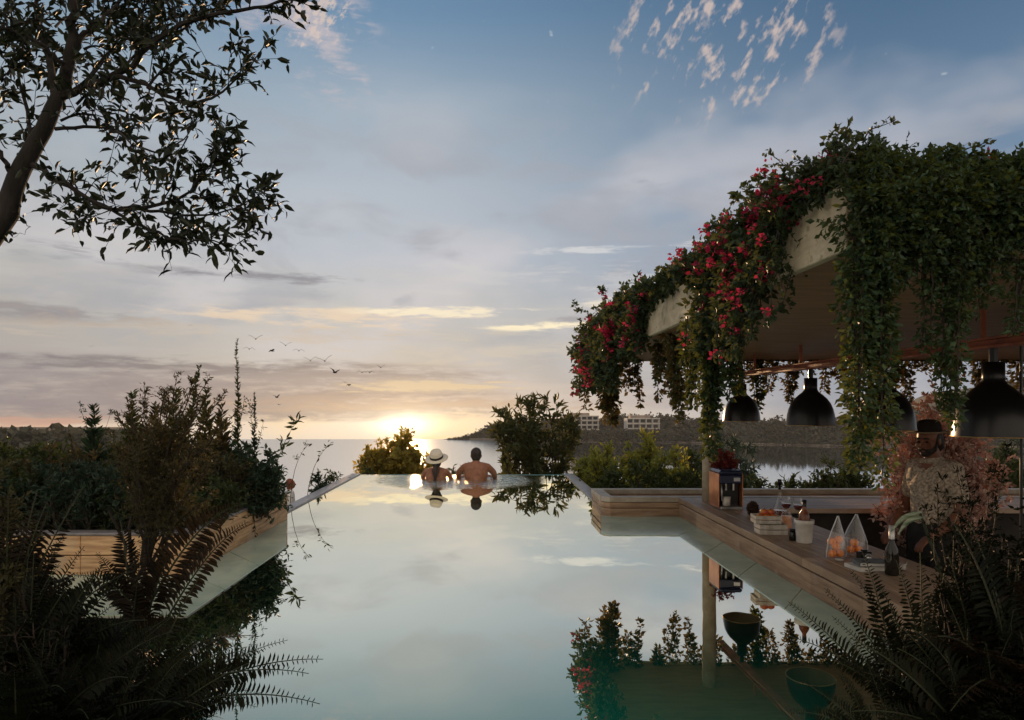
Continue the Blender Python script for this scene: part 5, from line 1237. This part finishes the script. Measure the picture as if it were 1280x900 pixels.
Rhat = np.array(Matrix.Rotation(-.03, 3, 'X')); hc = hd((0, -.01, .062))
ho = loc_lathe([(.082, .0), (.088, .004), (.086, .05), (.074, .085), (.045, .1), (0, .102)], hc, Rhat, xf, 1, 1.12).build('hat', M['hat_d'], o, True)
b = loc_lathe([(.078, -.002), (.162, .0), (.164, .003), (.162, .0065), (.08, .008)], hc, Rhat, xf, .92, 1.0).build('brim', M['brim'], ho, True)

# bathers at the far edge (seen from behind, in the water to the waist)
def bather(xc, Yc, man, label):
    bz = 0.0; xf = XF((xc, Yc, -.955 if man else -1.0), (0.02, 1), .91); o = thing('person', (xc, Yc, -.9), label, 'person'); b = MB(); k_ = 1 if man else .86
    sh = 1.245 if man else 1.22; el = sh - .19; aw = .30 if man else .23
    limb(b, [(0, -.02, .62), (0, -.03, .8), (0, -.01, 1.0), (0, .02, sh - .03)], [.14 * k_, .118 * k_, .13 * k_, .09 * k_], 16, None, xf)
    for s in (1, -1):
        xf.ball(b, (s * .085 * k_, .0, sh - .12), (.095 * k_, .095 * k_, .14)); limb(b, [(s * .03, .01, sh + .02), (s * .1 * k_, .02, sh + .005), (s * .175 * k_, .04, sh - .02)], [.045, .05 * k_, .055 * k_], 12, None, xf)
        limb(b, [(s * .175 * k_, .04, sh - .02), (s * (.175 * k_ + aw) / 2 * 1.1, .10, sh - .11), (s * aw * .93, .2, el - .02)], [.054 * k_, .048 * k_, .036 * k_], 12, None, xf)
        limb(b, [(s * aw * .93, .2, el - .02), (s * aw * .6, .36, el - .01), (s * aw * .2, .46, el)], [.037 * k_, .035 * k_, .025 * k_], 12, None, xf)
        hand(b, xf, (s * aw * .2, .46, el + .002), (-s, .25, 0), (0, .1, 1), s)
        limb(b, [(s * .09, -.02, .62), (s * .1, .06, .3), (s * .1, -.02, .04)], [.09 * k_, .06, .04], 12, None, xf)
    limb(b, [(0, .02, sh - .02), (0, .03, sh + .05), (0, .045, sh + .1)], [.062 * k_, .055 * k_, .055 * k_], 12, None, xf)
    hd, Rh = head(b, xf, (0, .06, sh + .155 * (1 if man else .97)), 0.04, 0.0 if man else .12)
    remesh(b, 'body', M['skin'], o, .008, 4, .5); b = MB()
    xf.ball(b, hd((0, -.022, .035)), (.083, .092, .088), Rh); xf.ball(b, hd((0, -.04, -.02)), (.074, .06, .07 if man else .09), Rh)
    if not man: limb(b, [hd((0, -.085, -.03)), (0, -.095, sh - .02), (.005, -.115, sh - .14)], [.04, .03, .016], 10, None, xf)
    remesh(b, 'hair', M['hair'], o, .007, 2)
    if not man:
        Rb = np.array(Matrix.Rotation(.10, 3, 'X') @ Matrix.Rotation(-.10, 3, 'Y') @ Matrix.Rotation(.30, 3, 'X')); hc = hd((0, -.005, .05))
        ho = loc_lathe([(.1, 0), (.098, .03), (.09, .08), (.075, .105), (.04, .1), (0, .092)], hc, Rb, xf, 1, 1.12).build('hat', M['hat_w'], o, True)
        v = loc_lathe([(.09, -.008), (.155, -.014), (.175, -.022), (.176, -.018), (.155, -.009), (.09, -.002)], hc, Rb, xf).build('brim', M['hat_w'], ho, True)
        loc_lathe([(.1005, .0), (.1035, .002), (.1015, .03), (.0985, .031)], hc, Rb, xf, 1, 1.12).build('hat_band', M['band'], ho, True)
        b = MB(); limb(b, [(-.12, -.07, sh - .2), (0, -.118, sh - .205), (.12, -.07, sh - .2)], [.009, .007, .009], 8, None, xf)
        for s in (1, -1): limb(b, [(s * .06, .045, sh + .035), (s * .05, -.05, sh + .02), (s * .02, -.115, sh - .08), (0, -.12, sh - .2)], [.006, .006, .006, .006], 8, None, xf)
        b.build('swimsuit_strap', M['swim'], o)
    return o


bather((545 - CX) / F * 9.3, 9.3, False, 'woman bathing at the pool edge in a pale hat with dark band, from behind')
bather((595 - CX) / F * 9.3, 9.3, True, 'bare-backed man with short dark hair bathing at the pool edge, seen from behind')
# bystander beyond the left coping
hx = (362 - CX) / F * 13.2; zf = gz(hx, 13.2) + .04; hgt_ = (1 - (598 - HY) / F * 13.2) - zf
xf = XF((hx, 13.2, zf), (.9, .3), hgt_ / 1.75)
o = thing('person', (hx, 13.2, zf), 'auburn-haired person in a white top, half hidden behind the timber planter corner', 'person'); b = MB()
limb(b, [(0, 0, .93), (0, 0, 1.1), (0, 0, 1.4)], [.13, .115, .1], 14, None, xf)
for s in (1, -1):
    limb(b, [(s * .09, 0, .9), (s * .1, .02, .5), (s * .1, -.02, .06), (s * .1, .14, .03)], [.09, .06, .04, .03], 12, None, xf); limb(b, [(s * .05, 0, 1.41), (s * .16, 0, 1.39), (s * .21, .0, 1.2), (s * .21, .04, 1.06), (s * .19, .16, .9)], [.05, .055, .046, .04, .028], 12, None, xf); hand(b, xf, (s * .19, .16, .895), (0, .6, -.8), (0, .8, .6), -s)
limb(b, [(0, 0, 1.4), (0, .01, 1.56)], [.055, .052], 12, None, xf); hd, Rh = head(b, xf, (0, .03, 1.63)); remesh(b, 'body', M['skin'], o, .01, 3)
b = MB(); limb(b, [(0, 0, .9), (0, 0, 1.1), (0, 0, 1.41)], [.148, .132, .11], 14, None, xf)
for s in (1, -1): limb(b, [(s * .05, 0, 1.42), (s * .165, 0, 1.4), (s * .212, .0, 1.2), (s * .212, .03, 1.1)], [.055, .066, .058, .052], 12, None, xf)
remesh(b, 'shirt', M['whitecloth'], o, .01, 3); b = MB(); xf.ball(b, hd((0, -.03, .03)), (.085, .09, .09), Rh); xf.ball(b, hd((0, -.05, -.05)), (.075, .05, .09), Rh); remesh(b, 'hair', M['redhair'], o, .01, 2)
b = MB(); limb(b, [(0, 0, .84), (0, 0, .95)], [.15, .145], 12, None, xf)
for s in (1, -1): limb(b, [(s * .09, 0, .9), (s * .1, .02, .5), (s * .1, -.02, .1)], [.105, .08, .065], 12, None, xf)
remesh(b, 'trousers', M['pants'], o, .012, 3)
for o in bpy.data.objects:
    if '_w' in o: del o['_w']
